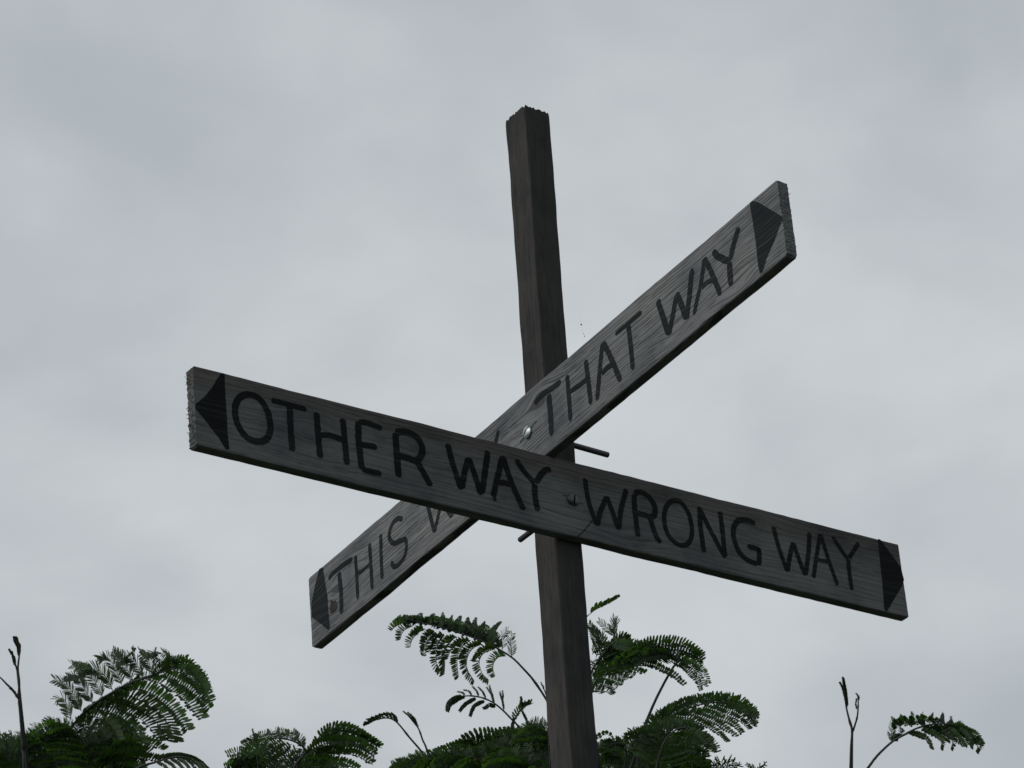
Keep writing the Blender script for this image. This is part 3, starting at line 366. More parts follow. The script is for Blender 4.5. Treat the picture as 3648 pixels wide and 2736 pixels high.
(1,[782,2343,6088,783,2329,6106,793,2307,6128,805,2285,6145,824,2259,6162,842,2241,6169],0.0042,[(4,1,(8,105),228,72,65,68,0.75,[[797,2300,6132,26,-44,16,58,-88,16,93,-127,1,125,-149,-36],[792,2311,6122,33,-37,-1,67,-71,-17,100,-108,-32,132,-139,-57],[790,2327,6102,15,-23,-3,28,-48,-10,40,-74,-19,51,-103,-27]]),(4,1,(12,125),205,76,65,66,0.75,[[812,2276,6151,18,-20,29,50,-37,50,91,-46,54,134,-42,43],[825,2260,6160,31,-23,21,72,-39,30,118,-43,23,164,-38,8],[828,2256,6162,34,-16,8,72,-26,13,112,-31,13,153,-28,5]]),(2,1,(12,150),182,61,61,66,0.75,[[839,2252,6157,20,-16,1,41,-30,1,62,-44,-2,84,-52,-12],[815,2283,6139,29,-22,0,58,-44,1,89,-64,-1,120,-80,-9]])],0),
(1,[837,2413,6134,841,2388,6165,842,2371,6187,831,2371,6198,808,2379,6210,778,2395,6218,751,2415,6218,729,2435,6212,712,2454,6203,704,2471,6187],0.0038,[(7,-1,(10,150),184,73,54,62,0.75,[[837,2372,6191,1,6,16,5,18,34,6,36,52,9,57,70],[808,2378,6212,0,9,13,2,24,28,4,45,42,8,67,57],[778,2393,6220,-2,13,11,0,30,24,3,52,35,7,76,47],[754,2411,6220,-1,13,9,0,31,21,4,54,29,9,80,39],[732,2430,6215,-4,15,10,-3,37,16,1,63,21,6,91,27]]),(8,-1,(12,130),200,77,54,62,0.75,[[839,2381,6177,-19,0,-8,-39,-2,-23,-57,-7,-43,-71,-16,-66],[820,2380,6197,-22,5,-12,-43,6,-30,-60,4,-54,-77,-1,-81],[797,2388,6209,-20,6,-15,-41,7,-33,-60,5,-57,-78,2,-83],[767,2404,6217,-15,1,-13,-31,-3,-29,-49,-10,-48,-69,-18,-65],[740,2425,6215,-16,2,-14,-33,0,-32,-51,-5,-51,-71,-12,-71],[719,2446,6206,-11,-2,-11,-24,-10,-26,-39,-20,-41,-53,-33,-60]])],0),
(1,[756,2470,6136,749,2462,6155,740,2451,6178,734,2444,6195],0.0042,[(1,-1,(0,180),69,38,38,40,0.75,[[743,2457,6168,-8,6,-2,-15,13,-4,-20,20,-9,-25,27,-14],[737,2455,6176,-3,7,-7,-8,15,-13,-12,23,-19,-17,30,-25]]),(1,-1,(0,180),38,38,31,22,0.75,[[728,2441,6203,-3,-4,10,-7,-8,20,-12,-12,30,-17,-16,39]])],0),
(1,[877,2526,6136,874,2513,6157,876,2497,6177,886,2479,6192,901,2461,6202,919,2444,6208,928,2435,6211],0.0035,[(10,1,(10,120),201,62,54,66,0.75,[[875,2519,6148,10,-30,-2,18,-64,-10,25,-100,-23,31,-137,-39],[874,2503,6171,19,-29,-12,35,-62,-30,48,-96,-53,60,-129,-79],[883,2484,6188,20,-29,-14,37,-60,-34,51,-93,-59,64,-125,-88],[898,2464,6200,17,-25,-14,29,-54,-35,39,-83,-59,47,-113,-87],[913,2449,6206,9,-19,-15,15,-43,-35,17,-69,-58,18,-95,-84],[928,2435,6211,11,-21,-15,17,-46,-34,21,-73,-57,23,-100,-83]]),(10,1,(30,150),201,62,43,66,0.75,[[875,2519,6148,0,15,11,2,38,25,7,65,38,14,96,51],[874,2503,6171,1,10,17,6,26,38,13,45,60,20,68,84],[883,2484,6188,6,6,19,16,17,40,30,31,63,46,47,87],[898,2464,6200,11,5,16,26,16,33,45,29,51,68,45,68],[913,2449,6206,12,7,11,29,20,24,49,37,37,71,56,49],[928,2435,6211,13,7,10,31,19,22,52,36,34,75,56,46]])],0),
(1,[916,2618,6168,904,2613,6186,893,2608,6204,880,2605,6221,867,2602,6239,853,2600,6255,845,2600,6263],0.0035,[(10,-1,(10,120),203,63,55,66,0.75,[[909,2615,6178,-30,2,-5,-64,-1,-15,-97,-6,-30,-131,-12,-49],[897,2610,6198,-38,4,-1,-78,3,-8,-119,2,-21,-159,-1,-38],[883,2605,6217,-38,5,0,-79,5,-7,-121,4,-20,-162,2,-38],[869,2602,6236,-34,0,2,-71,-5,-3,-110,-10,-12,-148,-16,-27],[858,2601,6250,-27,-3,-2,-57,-11,-9,-89,-20,-21,-120,-31,-37],[845,2600,6263,-28,-4,0,-59,-11,-6,-92,-21,-16,-125,-31,-30]]),(10,-1,(30,150),203,63,44,66,0.75,[[909,2615,6178,14,3,15,33,12,31,55,25,47,80,40,62],[897,2610,6198,13,1,18,31,7,38,54,17,58,80,29,77],[883,2605,6217,9,2,21,23,10,45,40,20,70,59,32,96],[869,2602,6236,7,5,20,17,15,43,30,28,67,45,43,93],[858,2601,6250,4,8,16,11,23,36,19,42,58,28,64,80],[845,2600,6263,3,9,17,9,25,37,15,45,58,22,69,81]])],0),
(1,[919,1898,5974,905,1894,5993,870,1895,6027,838,1895,6059,820,1899,6071,804,1908,6074,786,1924,6071,769,1941,6064],0.0033,[(10,1,(0,180),48,37,33,24,0.75,[[836,1895,6061,-4,-2,6,-8,-4,13,-13,-4,18,-19,-3,23],[828,1896,6068,-5,-1,6,-10,-2,12,-17,1,15,-25,5,18],[816,1901,6072,-6,1,5,-12,2,9,-18,6,11,-24,9,12],[804,1908,6074,-6,4,2,-13,7,4,-19,10,5,-25,14,6],[793,1917,6073,-7,4,1,-13,8,2,-19,13,1,-25,18,1],[784,1925,6071,-6,5,-2,-11,10,-3,-16,15,-5,-21,20,-7],[777,1933,6067,-3,3,-1,-6,7,-3,-10,10,-4,-13,14,-6]])],0),
(1,[945,1902,5942,933,1895,5963,914,1883,6000,901,1879,6019,890,1873,6037,878,1870,6054,867,1869,6066,854,1870,6077,843,1872,6085],0.0033,[(3,1,(0,180),44,37,30,20,0.75,[[883,1870,6047,-9,0,10,-19,0,20,-30,1,30,-41,2,39],[884,1870,6047,-7,-2,10,-14,-4,20,-23,-3,28,-31,-3,36],[880,1870,6052,-5,-1,6,-10,-2,12,-15,-3,18,-20,-4,25]])],0),
(2,[956,1363,5885,933,1361,5922,898,1360,5965,873,1365,5993,848,1371,6019,815,1384,6043,773,1403,6068,728,1427,6088,684,1452,6107,641,1478,6122,609,1500,6132,592,1531,6116],0.0035,[(10,-1,(8,85),220,54,50,62,0.75,[[831,1378,6025,-23,0,-8,-43,-5,-29,-55,-16,-57,-61,-36,-85],[806,1390,6044,-28,6,-13,-47,6,-42,-50,-6,-78,-47,-30,-110],[778,1406,6059,-26,7,-18,-43,8,-49,-47,-3,-86,-45,-23,-121],[752,1417,6069,-22,7,-21,-39,7,-51,-48,-2,-86,-55,-15,-123],[722,1436,6082,-19,7,-23,-35,6,-54,-43,-2,-90,-49,-16,-127],[697,1454,6091,-16,4,-24,-25,-1,-55,-34,-11,-88,-38,-28,-122],[679,1463,6096,-16,1,-17,-34,-5,-40,-50,-14,-67,-64,-28,-96],[656,1479,6107,-18,-1,-14,-38,-8,-33,-58,-18,-55,-72,-33,-82],[628,1492,6115,-16,-4,-11,-35,-13,-26,-51,-27,-47,-69,-42,-70],[611,1503,6127,-14,-6,-10,-32,-18,-24,-51,-32,-41,-71,-49,-60]]),(7,-1,(8,80),170,51,47,60,0.75,[[806,1390,6044,-18,0,1,-34,3,-11,-49,4,-26,-62,4,-44],[752,1417,6069,-20,6,-6,-38,11,-18,-52,15,-36,-62,15,-59],[697,1454,6091,-14,5,-9,-25,6,-24,-35,6,-42,-44,4,-61],[656,1479,6107,-10,-1,-6,-21,-5,-14,-32,-10,-24,-43,-16,-35]]),(2,1,(20,160),199,57,23,50,0.75,[[844,1370,6023,4,6,21,11,18,45,22,32,71,40,45,96],[822,1379,6042,5,6,20,13,18,43,28,31,67,49,43,89]]),(9,1,(0,180),185,27,57,58,0.12,[[796,1387,6057,3,6,21,15,15,45,35,24,68,57,36,92],[772,1400,6072,6,7,17,17,18,38,35,31,59,54,46,81],[753,1408,6080,8,6,16,21,18,36,35,32,57,50,49,80],[739,1419,6088,8,7,16,20,18,35,33,34,57,47,51,80],[718,1430,6093,9,6,16,21,18,35,35,33,57,50,50,80],[702,1442,6101,9,7,15,22,19,33,35,35,54,49,53,76],[684,1452,6107,8,6,15,21,19,33,34,34,54,49,52,76],[663,1466,6117,9,7,13,22,20,30,37,36,49,53,54,69],[641,1478,6123,7,9,12,19,24,27,34,41,44,51,61,62]]),(16,1,(0,180),142,32,57,70,0.75,[[808,1387,6046,4,7,12,11,19,26,18,35,42,26,53,58],[773,1403,6068,4,8,11,11,20,25,18,37,39,25,56,54],[740,1421,6084,5,8,10,12,21,23,21,37,37,30,56,51],[705,1437,6096,5,9,10,12,22,22,20,40,35,29,59,48],[673,1458,6110,4,8,9,11,22,21,19,40,33,29,59,47],[641,1478,6122,3,10,9,8,26,20,15,45,32,23,66,45],[616,1497,6130,1,13,8,4,30,18,11,52,25,20,76,34]]),(11,1,(0,165),106,43,43,60,0.75,[[814,1383,6045,1,0,18,-1,8,38,-4,21,56,-7,38,73],[761,1408,6073,3,-1,16,0,11,32,-3,28,45,-6,46,60],[705,1437,6096,4,0,16,0,14,29,-2,31,42,-4,50,54],[652,1473,6118,-1,5,14,-5,22,23,-8,41,33,-10,62,43],[612,1500,6129,-1,9,8,0,24,15,5,42,19,10,61,25]])],0),
(2,[1205,1842,6063,1188,1833,6091,1159,1835,6118,1130,1838,6143,1103,1844,6161,1073,1857,6173,1043,1876,6177,1021,1897,6169,1014,1917,6149],0.0034,[(8,1,(0,180),45,37,30,24,0.75,[[1138,1835,6139,-2,-1,13,-3,1,27,-5,3,41,-5,7,55],[1138,1835,6139,-2,-1,13,-3,0,27,-1,1,41,1,2,56],[1112,1841,6156,-3,1,12,-4,3,24,-7,9,37,-10,15,49],[1112,1841,6156,-2,1,12,-4,2,25,-5,5,39,-5,9,53],[1091,1848,6168,-3,2,10,-4,6,20,-7,12,30,-9,20,41],[1074,1856,6174,-2,2,8,-2,6,18,-4,12,27,-4,19,36],[1058,1865,6177,-2,3,7,-3,8,15,-4,17,21,-5,27,27],[1043,1875,6179,-2,4,6,-3,10,12,-3,19,17,-3,29,22]]),(5,-1,(0,180),75,30,37,48,0.75,[[1118,1843,6148,-10,0,0,-21,-1,-1,-31,-1,-9,-41,-2,-16],[1090,1852,6162,-12,7,-5,-25,12,-14,-33,15,-27,-39,17,-43],[1069,1862,6171,-11,6,-7,-23,10,-16,-35,14,-27,-43,17,-40],[1044,1876,6176,-14,7,-6,-27,13,-15,-39,18,-27,-46,21,-43],[1037,1880,6178,-14,6,-5,-27,11,-13,-36,15,-25,-41,16,-41]])],0),
(2,[1171,1852,6083,1168,1837,6106,1169,1825,6122,1175,1809,6138,1183,1795,6149,1190,1788,6153],0.003,[(1,1,(5,110),165,60,45,60,0.75,[[1167,1834,6111,2,-11,13,6,-22,24,12,-33,35,24,-44,37]]),(4,1,(0,180),67,37,37,30,0.75,[[1175,1809,6138,2,-5,5,4,-11,11,9,-16,14,13,-22,17],[1175,1809,6138,4,-5,3,7,-9,6,12,-14,7,17,-18,8],[1176,1805,6142,-2,-3,6,-4,-5,11,-6,-7,16,-8,-10,21]]),(1,1,(0,180),67,37,37,30,0.75,[[1170,1850,6086,-2,-4,7,-4,-8,15,-4,-13,22,-5,-18,30]])],0),
(2,[1234,1860,6107,1227,1853,6123,1213,1850,6143,1204,1847,6155],0.0041,[(1,1,(0,180),45,38,38,22,0.75,[[1230,1855,6118,-6,-3,10,-12,-6,20,-19,-8,30,-26,-9,39],[1239,1801,6184,0,-6,8,0,-12,17,-4,-15,25,-9,-17,33]])],0),
(2,[962,1392,5939,954,1388,5953,939,1383,5974],0.0025,[(1,1,(0,180),29,36,29,22,0.75,[[950,1386,5959,-3,-1,4,-5,-2,8,-8,-3,12,-12,-3,16]])],0),
(2,[1153,1734,5967,1117,1741,5993,1076,1757,6012,1040,1779,6018,999,1810,6015],0.003,[(2,-1,(5,95),266,96,81,80,0.75,[[1115,1731,6009,-31,19,5,-61,39,7,-91,60,7,-120,82,6],[1126,1733,5996,-36,24,2,-73,48,5,-110,70,11,-142,99,5]]),(3,-1,(5,95),192,66,66,76,0.75,[[1073,1782,5981,-26,11,11,-52,23,20,-77,40,22,-100,59,19],[1057,1801,5970,-31,13,13,-62,29,22,-92,49,24,-120,72,20]])],0),
(2,[1111,1681,5885,1088,1680,5908,1065,1682,5930,1037,1691,5945,1010,1709,5947,985,1729,5943,973,1740,5941],0.0029,[(11,-1,(10,150),183,55,59,66,0.75,[[1098,1681,5898,-26,3,-10,-56,1,-26,-86,-4,-45,-116,-10,-68],[1073,1680,5923,-30,8,-13,-63,11,-32,-96,11,-55,-128,9,-81],[1044,1689,5941,-29,9,-16,-60,13,-39,-91,14,-65,-122,13,-94],[1014,1706,5946,-20,7,-21,-43,8,-47,-66,5,-76,-89,0,-107],[993,1723,5944,-15,1,-18,-34,-3,-41,-53,-11,-67,-74,-22,-94],[973,1740,5941,-18,2,-18,-37,-2,-41,-58,-9,-66,-79,-18,-94]]),(11,-1,(15,165),183,55,47,66,0.75,[[1098,1681,5898,11,6,14,25,17,31,43,31,49,64,48,68],[1073,1680,5923,7,7,17,16,19,38,28,35,61,41,53,84],[1044,1689,5941,2,10,17,6,27,36,11,49,56,17,76,76],[1014,1706,5946,0,16,12,3,39,24,9,67,35,18,97,46],[993,1723,5944,2,16,9,9,39,18,18,65,28,30,94,38],[973,1740,5941,1,17,8,8,40,17,17,67,27,29,96,36]])],0),
(2,[1164,1660,5861,1144,1656,5887,1124,1652,5912,1098,1658,5930,1070,1669,5942,1043,1687,5943,1031,1698,5941],0.0029,[(11,-1,(10,150),183,55,59,66,0.75,[[1153,1657,5875,-28,3,-7,-59,0,-21,-90,-5,-38,-122,-12,-59],[1131,1653,5903,-34,5,-5,-71,5,-16,-108,4,-32,-146,1,-53],[1104,1656,5926,-31,9,-14,-64,12,-34,-97,13,-58,-129,12,-85],[1074,1667,5940,-24,7,-18,-49,8,-41,-76,6,-68,-102,1,-97],[1052,1681,5944,-16,1,-19,-34,-3,-42,-54,-11,-67,-74,-22,-94],[1031,1698,5941,-17,2,-19,-37,-1,-42,-58,-8,-67,-79,-18,-94]]),(11,-1,(15,165),183,55,47,66,0.75,[[1153,1657,5875,12,6,14,28,17,29,48,31,46,70,47,63],[1131,1653,5903,10,5,16,26,14,35,45,27,55,67,41,75],[1104,1656,5926,3,9,17,9,25,38,15,45,59,22,69,81],[1074,1667,5940,0,14,13,4,36,28,10,62,42,18,92,54],[1052,1681,5944,2,16,9,8,39,18,18,65,28,30,94,38],[1031,1698,5941,2,17,8,8,40,17,18,67,26,30,96,35]])],0),
(2,[987,1668,5828,963,1667,5853,938,1670,5875,909,1681,5889,879,1699,5894,853,1720,5891,839,1731,5889],0.0029,[(11,-1,(10,150),181,54,58,66,0.75,[[974,1668,5842,-25,2,-10,-53,-2,-25,-82,-8,-44,-111,-16,-65],[947,1668,5869,-27,7,-15,-57,8,-35,-87,7,-59,-117,3,-86],[916,1678,5886,-25,8,-19,-52,10,-43,-80,10,-70,-107,6,-100],[884,1696,5893,-21,5,-19,-44,4,-43,-68,0,-69,-92,-6,-98],[861,1713,5892,-15,0,-18,-33,-6,-40,-52,-15,-64,-71,-27,-90],[839,1731,5889,-16,1,-17,-35,-4,-39,-55,-12,-64,-76,-23,-90]]),(11,-1,(15,165),181,54,46,66,0.75,[[974,1668,5842,10,6,14,25,18,31,42,32,49,63,49,68],[947,1668,5869,5,7,17,13,21,37,22,39,60,32,59,83],[916,1678,5886,0,12,16,3,31,34,7,56,52,12,85,68],[884,1696,5893,-1,15,12,3,38,25,8,65,38,17,95,50],[861,1713,5892,2,16,9,8,39,18,18,65,28,29,94,38],[839,1731,5889,2,16,8,8,40,17,17,67,26,29,96,36]])],0),
(2,[930,1707,5833,905,1708,5855,877,1715,5873,848,1727,5885,820,1745,5890,794,1765,5887,781,1776,5884],0.0029,[(11,-1,(10,150),181,54,58,66,0.75,[[916,1707,5845,-22,1,-11,-47,-4,-27,-72,-12,-46,-98,-23,-68],[888,1711,5868,-22,5,-18,-45,4,-40,-70,-1,-65,-94,-8,-93],[856,1724,5882,-23,5,-17,-48,5,-39,-74,1,-64,-100,-5,-91],[824,1742,5889,-19,3,-17,-41,-1,-39,-63,-7,-63,-85,-16,-90],[802,1758,5889,-13,-2,-17,-29,-10,-38,-47,-21,-61,-65,-34,-85],[781,1776,5884,-14,-1,-17,-31,-8,-38,-49,-18,-61,-68,-31,-86]]),(11,-1,(15,165),181,54,46,66,0.75,[[916,1707,5845,9,8,13,22,21,30,37,38,48,55,56,67],[888,1711,5868,3,11,15,8,28,33,15,50,51,23,76,70],[856,1724,5882,1,12,15,6,31,31,11,55,48,18,83,65],[824,1742,5889,1,15,11,6,37,24,13,63,37,22,92,49],[802,1758,5889,3,16,7,10,38,17,20,64,27,33,93,37],[781,1776,5884,3,17,7,11,40,16,21,66,25,33,95,35]])],0),
(2,[1015,1553,5762,1008,1540,5787,999,1529,5811,979,1529,5831,954,1540,5841,930,1556,5842,919,1565,5841],0.0029,[(11,-1,(10,150),179,54,57,66,0.75,[[1011,1546,5775,6,-28,1,10,-62,-5,13,-97,-14,15,-133,-27],[1003,1532,5803,-34,-2,4,-72,-7,2,-112,-14,-5,-153,-21,-16],[984,1529,5826,-34,5,-6,-70,7,-19,-107,6,-37,-144,3,-59],[958,1538,5839,-25,7,-16,-51,7,-39,-78,5,-64,-105,0,-92],[938,1550,5843,-16,2,-18,-36,-3,-41,-56,-11,-65,-77,-21,-91],[919,1565,5841,-18,2,-17,-39,-2,-39,-60,-9,-64,-82,-18,-90]]),(11,-1,(15,165),179,54,46,66,0.75,[[1011,1546,5775,1,16,10,6,38,22,13,65,34,23,94,45],[1003,1532,5803,15,4,12,35,14,27,59,27,41,85,43,54],[984,1529,5826,6,6,18,17,18,38,29,33,61,43,51,85],[958,1538,5839,0,14,14,4,35,28,10,60,43,18,90,57],[938,1550,5843,2,16,8,9,39,18,18,65,28,30,93,39],[919,1565,5841,2,16,8,8,39,18,18,66,27,29,95,37]])],0),
(2,[1217,1706,5943,1206,1697,5965,1196,1689,5987,1179,1687,6006,1159,1691,6021,1137,1701,6029,1126,1709,6028],0.003,[(11,-1,(10,150),185,55,59,66,0.75,[[1211,1701,5955,-26,-4,-2,-55,-12,-10,-85,-22,-21,-117,-33,-35],[1199,1692,5979,-29,-4,2,-63,-11,-2,-99,-19,-11,-135,-28,-23],[1184,1687,6002,-29,2,-8,-61,1,-21,-94,-3,-39,-126,-9,-60],[1162,1690,6019,-24,2,-11,-51,-1,-28,-79,-7,-48,-107,-15,-71],[1144,1697,6027,-18,-1,-13,-39,-7,-31,-61,-17,-51,-84,-29,-74],[1126,1709,6028,-16,0,-16,-36,-6,-36,-56,-15,-58,-77,-27,-82]]),(11,-1,(15,165),185,55,47,66,0.75,[[1211,1701,5955,14,5,11,34,17,24,56,31,36,81,49,49],[1199,1692,5979,15,3,14,35,12,29,59,24,44,86,40,58],[1184,1687,6002,6,6,18,16,18,39,27,33,62,39,51,86],[1162,1690,6019,2,11,15,7,30,33,13,53,51,20,80,68],[1144,1697,6027,2,15,11,8,36,23,16,61,36,27,89,48],[1126,1709,6028,2,17,8,8,40,18,18,66,28,29,95,38]])],0),
(2,[1256,1803,5966,1235,1800,5992,1212,1798,6018,1186,1801,6039,1158,1811,6053,1130,1829,6056,1116,1839,6056],0.003,[(11,-1,(10,150),186,56,60,66,0.75,[[1244,1802,5980,-25,0,-8,-53,-4,-22,-83,-11,-39,-112,-19,-59],[1220,1798,6009,-30,4,-7,-64,2,-19,-98,-1,-36,-132,-6,-57],[1193,1800,6034,-30,5,-10,-63,5,-25,-96,3,-45,-129,-1,-68],[1162,1809,6052,-22,4,-16,-48,3,-37,-73,-1,-61,-99,-8,-88],[1139,1822,6057,-16,0,-17,-35,-6,-38,-54,-15,-61,-75,-26,-86],[1116,1839,6056,-17,1,-17,-36,-4,-38,-57,-12,-61,-79,-23,-87]]),(11,-1,(15,165),186,56,48,66,0.75,[[1244,1802,5980,12,4,15,29,14,32,49,27,51,72,42,69],[1220,1798,6009,10,4,18,25,12,39,44,23,61,65,36,84],[1193,1800,6034,4,6,20,11,19,43,20,35,68,28,55,93],[1162,1809,6052,-1,14,14,1,35,30,5,62,46,11,92,59],[1139,1822,6057,0,17,9,6,40,19,14,67,29,25,97,39],[1116,1839,6056,1,18,8,6,42,17,14,69,27,25,100,36]])],0),
(2,[1131,1792,5909,1109,1791,5932,1087,1791,5955,1062,1797,5971,1035,1808,5983,1009,1825,5985,995,1834,5986],0.003,[(11,-1,(10,150),185,55,59,66,0.75,[[1119,1791,5922,-25,2,-10,-52,-2,-25,-80,-9,-44,-108,-18,-65],[1095,1791,5947,-30,4,-8,-62,3,-22,-95,-1,-41,-128,-6,-63],[1069,1794,5968,-25,7,-17,-53,8,-39,-80,7,-65,-108,2,-94],[1039,1806,5981,-24,4,-13,-51,2,-32,-78,-2,-55,-105,-9,-80],[1017,1819,5985,-17,0,-16,-37,-6,-36,-57,-15,-58,-79,-27,-82],[995,1834,5986,-18,0,-15,-39,-5,-34,-61,-13,-56,-83,-24,-81]]),(11,-1,(15,165),185,55,47,66,0.75,[[1119,1791,5922,10,6,15,25,16,33,43,29,53,64,44,73],[1095,1791,5947,8,4,18,21,13,40,37,25,63,56,39,87],[1069,1794,5968,-1,11,18,0,30,38,3,54,58,6,83,76],[1039,1806,5981,-1,13,16,2,33,33,6,58,50,11,88,66],[1017,1819,5985,1,16,10,6,39,21,13,66,32,23,96,42],[995,1834,5986,1,17,10,5,40,20,13,68,30,23,98,40]])],0),
(2,[1027,1971,5962,1009,1973,5978,991,1975,5993,971,1982,6004,951,1991,6011,931,2006,6010,922,2013,6010],0.003,[(11,-1,(10,150),186,56,60,66,0.75,[[1017,1972,5971,-21,0,-11,-44,-6,-27,-69,-15,-46,-94,-26,-68],[997,1974,5988,-25,2,-11,-52,0,-27,-80,-6,-47,-109,-14,-70],[976,1980,6001,-24,4,-14,-50,2,-33,-76,-3,-56,-102,-10,-82],[954,1989,6011,-19,2,-17,-41,-2,-37,-63,-9,-61,-85,-19,-86],[938,2001,6011,-15,-2,-16,-32,-10,-35,-51,-22,-56,-70,-36,-79],[922,2013,6010,-16,-2,-15,-34,-9,-34,-54,-20,-55,-74,-33,-79]]),(11,-1,(15,165),186,56,48,66,0.75,[[1017,1972,5971,9,8,14,21,21,30,36,38,49,53,56,68],[997,1974,5988,7,8,16,17,21,35,29,37,56,42,56,78],[976,1980,6001,2,11,16,7,29,34,13,52,52,20,78,70],[954,1989,6011,0,15,11,5,37,24,11,63,37,20,92,49],[938,2001,6011,2,15,8,9,38,18,19,63,29,30,92,40],[922,2013,6010,2,16,8,9,38,18,18,65,28,30,93,38]])],0),
(2,[1223,1840,5948,1227,1824,5966,1231,1809,5984,1238,1792,5999,1247,1775,6014,1261,1758,6024,1268,1750,6029],0.003,[(11,1,(10,150),186,56,60,66,0.75,[[1225,1831,5958,9,-23,-9,14,-51,-23,17,-80,-41,18,-110,-62],[1229,1814,5978,13,-28,-7,22,-59,-20,30,-93,-38,36,-126,-59],[1236,1796,5996,14,-26,-10,25,-57,-26,34,-88,-47,40,-120,-71],[1246,1778,6012,10,-26,-7,17,-56,-20,22,-87,-38,25,-119,-59],[1256,1764,6021,6,-21,-11,8,-45,-26,7,-71,-45,5,-99,-66],[1268,1750,6029,6,-22,-10,9,-48,-24,9,-75,-42,7,-103,-64]]),(11,1,(15,165),186,56,48,66,0.75,[[1225,1831,5958,1,13,15,5,32,32,11,55,50,17,82,68],[1229,1814,5978,0,11,18,3,28,39,7,50,60,12,76,81],[1236,1796,5996,5,6,20,14,18,43,25,32,68,38,48,94],[1246,1778,6012,6,6,18,18,16,39,33,30,61,50,45,85],[1256,1764,6021,12,5,13,29,17,28,49,31,44,73,47,59],[1268,1750,6029,12,5,13,30,16,28,52,29,42,76,46,57]])],0),
(2,[1217,1954,5994,1221,1937,6014,1225,1920,6033,1236,1902,6047,1248,1883,6061,1264,1865,6070,1272,1856,6075],0.003,[(11,1,(10,150),188,56,60,66,0.75,[[1219,1945,6005,11,-25,-9,17,-53,-24,22,-84,-43,25,-114,-64],[1224,1926,6026,15,-29,-7,26,-62,-20,36,-97,-38,44,-131,-60],[1233,1906,6044,17,-26,-13,30,-56,-32,41,-87,-56,49,-117,-83],[1246,1886,6059,13,-25,-10,22,-54,-27,29,-85,-47,34,-115,-71],[1259,1871,6067,7,-20,-11,10,-45,-28,11,-71,-48,10,-98,-71],[1272,1856,6075,8,-22,-11,12,-48,-27,14,-75,-46,14,-103,-69]]),(11,1,(15,165),188,56,48,66,0.75,[[1219,1945,6005,0,12,16,2,31,35,6,55,53,12,83,72],[1224,1926,6026,-2,11,20,-1,28,42,2,50,65,4,76,88],[1233,1906,6044,6,4,21,17,13,46,32,24,72,49,36,99],[1246,1886,6059,9,4,19,23,12,41,42,23,63,64,36,85],[1259,1871,6067,12,5,14,30,15,30,52,28,45,77,44,60],[1272,1856,6075,14,4,13,33,14,28,56,27,43,82,43,56]])],0),
(2,[1083,1728,5848,1057,1729,5872,1029,1732,5896,998,1745,5908,967,1762,5916,938,1783,5917,923,1793,5918],0.0029,[(11,-1,(10,150),183,55,59,66,0.75,[[1069,1729,5861,-23,0,-11,-48,-5,-26,-74,-13,-45,-100,-23,-67],[1039,1731,5888,-26,3,-12,-55,2,-29,-84,-2,-50,-113,-9,-73],[1006,1742,5905,-23,5,-17,-49,5,-39,-75,2,-64,-101,-4,-91],[972,1759,5916,-18,3,-19,-39,0,-41,-61,-7,-66,-83,-16,-93],[947,1776,5917,-16,-1,-15,-34,-9,-34,-54,-19,-56,-75,-32,-79],[923,1793,5918,-17,-1,-15,-37,-7,-34,-58,-17,-55,-80,-29,-79]]),(11,-1,(15,165),183,55,47,66,0.75,[[1069,1729,5861,9,6,15,22,18,32,39,33,51,57,50,71],[1039,1731,5888,6,6,17,16,19,38,28,34,60,40,53,84],[1006,1742,5905,0,12,16,3,31,34,7,55,52,13,84,69],[972,1759,5916,0,16,11,3,39,24,9,66,35,17,97,46],[947,1776,5917,2,15,9,8,38,20,17,64,31,28,93,41],[923,1793,5918,1,16,9,7,39,19,15,66,29,26,95,39]])],0),
(2,[1033,1817,5874,1012,1816,5896,991,1816,5917,965,1827,5928,939,1840,5936,914,1856,5937,901,1865,5938],0.0029,[(11,-1,(10,150),184,55,59,66,0.75,[[1021,1816,5886,-22,-1,-9,-46,-7,-23,-72,-16,-41,-99,-28,-60],[998,1816,5910,-26,1,-9,-54,-2,-24,-83,-8,-42,-112,-16,-64],[971,1824,5925,-22,4,-15,-47,2,-36,-72,-3,-59,-98,-10,-85],[943,1837,5935,-18,2,-17,-38,-2,-38,-60,-10,-62,-82,-20,-88],[922,1851,5937,-15,-2,-14,-34,-10,-32,-54,-21,-53,-74,-35,-75],[901,1865,5938,-16,-2,-13,-36,-9,-31,-56,-20,-52,-78,-33,-74]]),(11,-1,(15,165),184,55,47,66,0.75,[[1021,1816,5886,10,6,14,25,18,31,43,33,49,63,49,68],[998,1816,5910,8,5,17,19,17,37,33,31,59,49,47,83],[971,1824,5925,0,11,17,4,30,35,8,54,54,13,82,71],[943,1837,5935,-1,16,12,2,39,25,8,66,37,16,97,48],[922,1851,5937,2,16,9,8,38,20,16,64,31,27,93,42],[901,1865,5938,2,16,9,7,39,20,15,66,30,26,95,41]])],0),
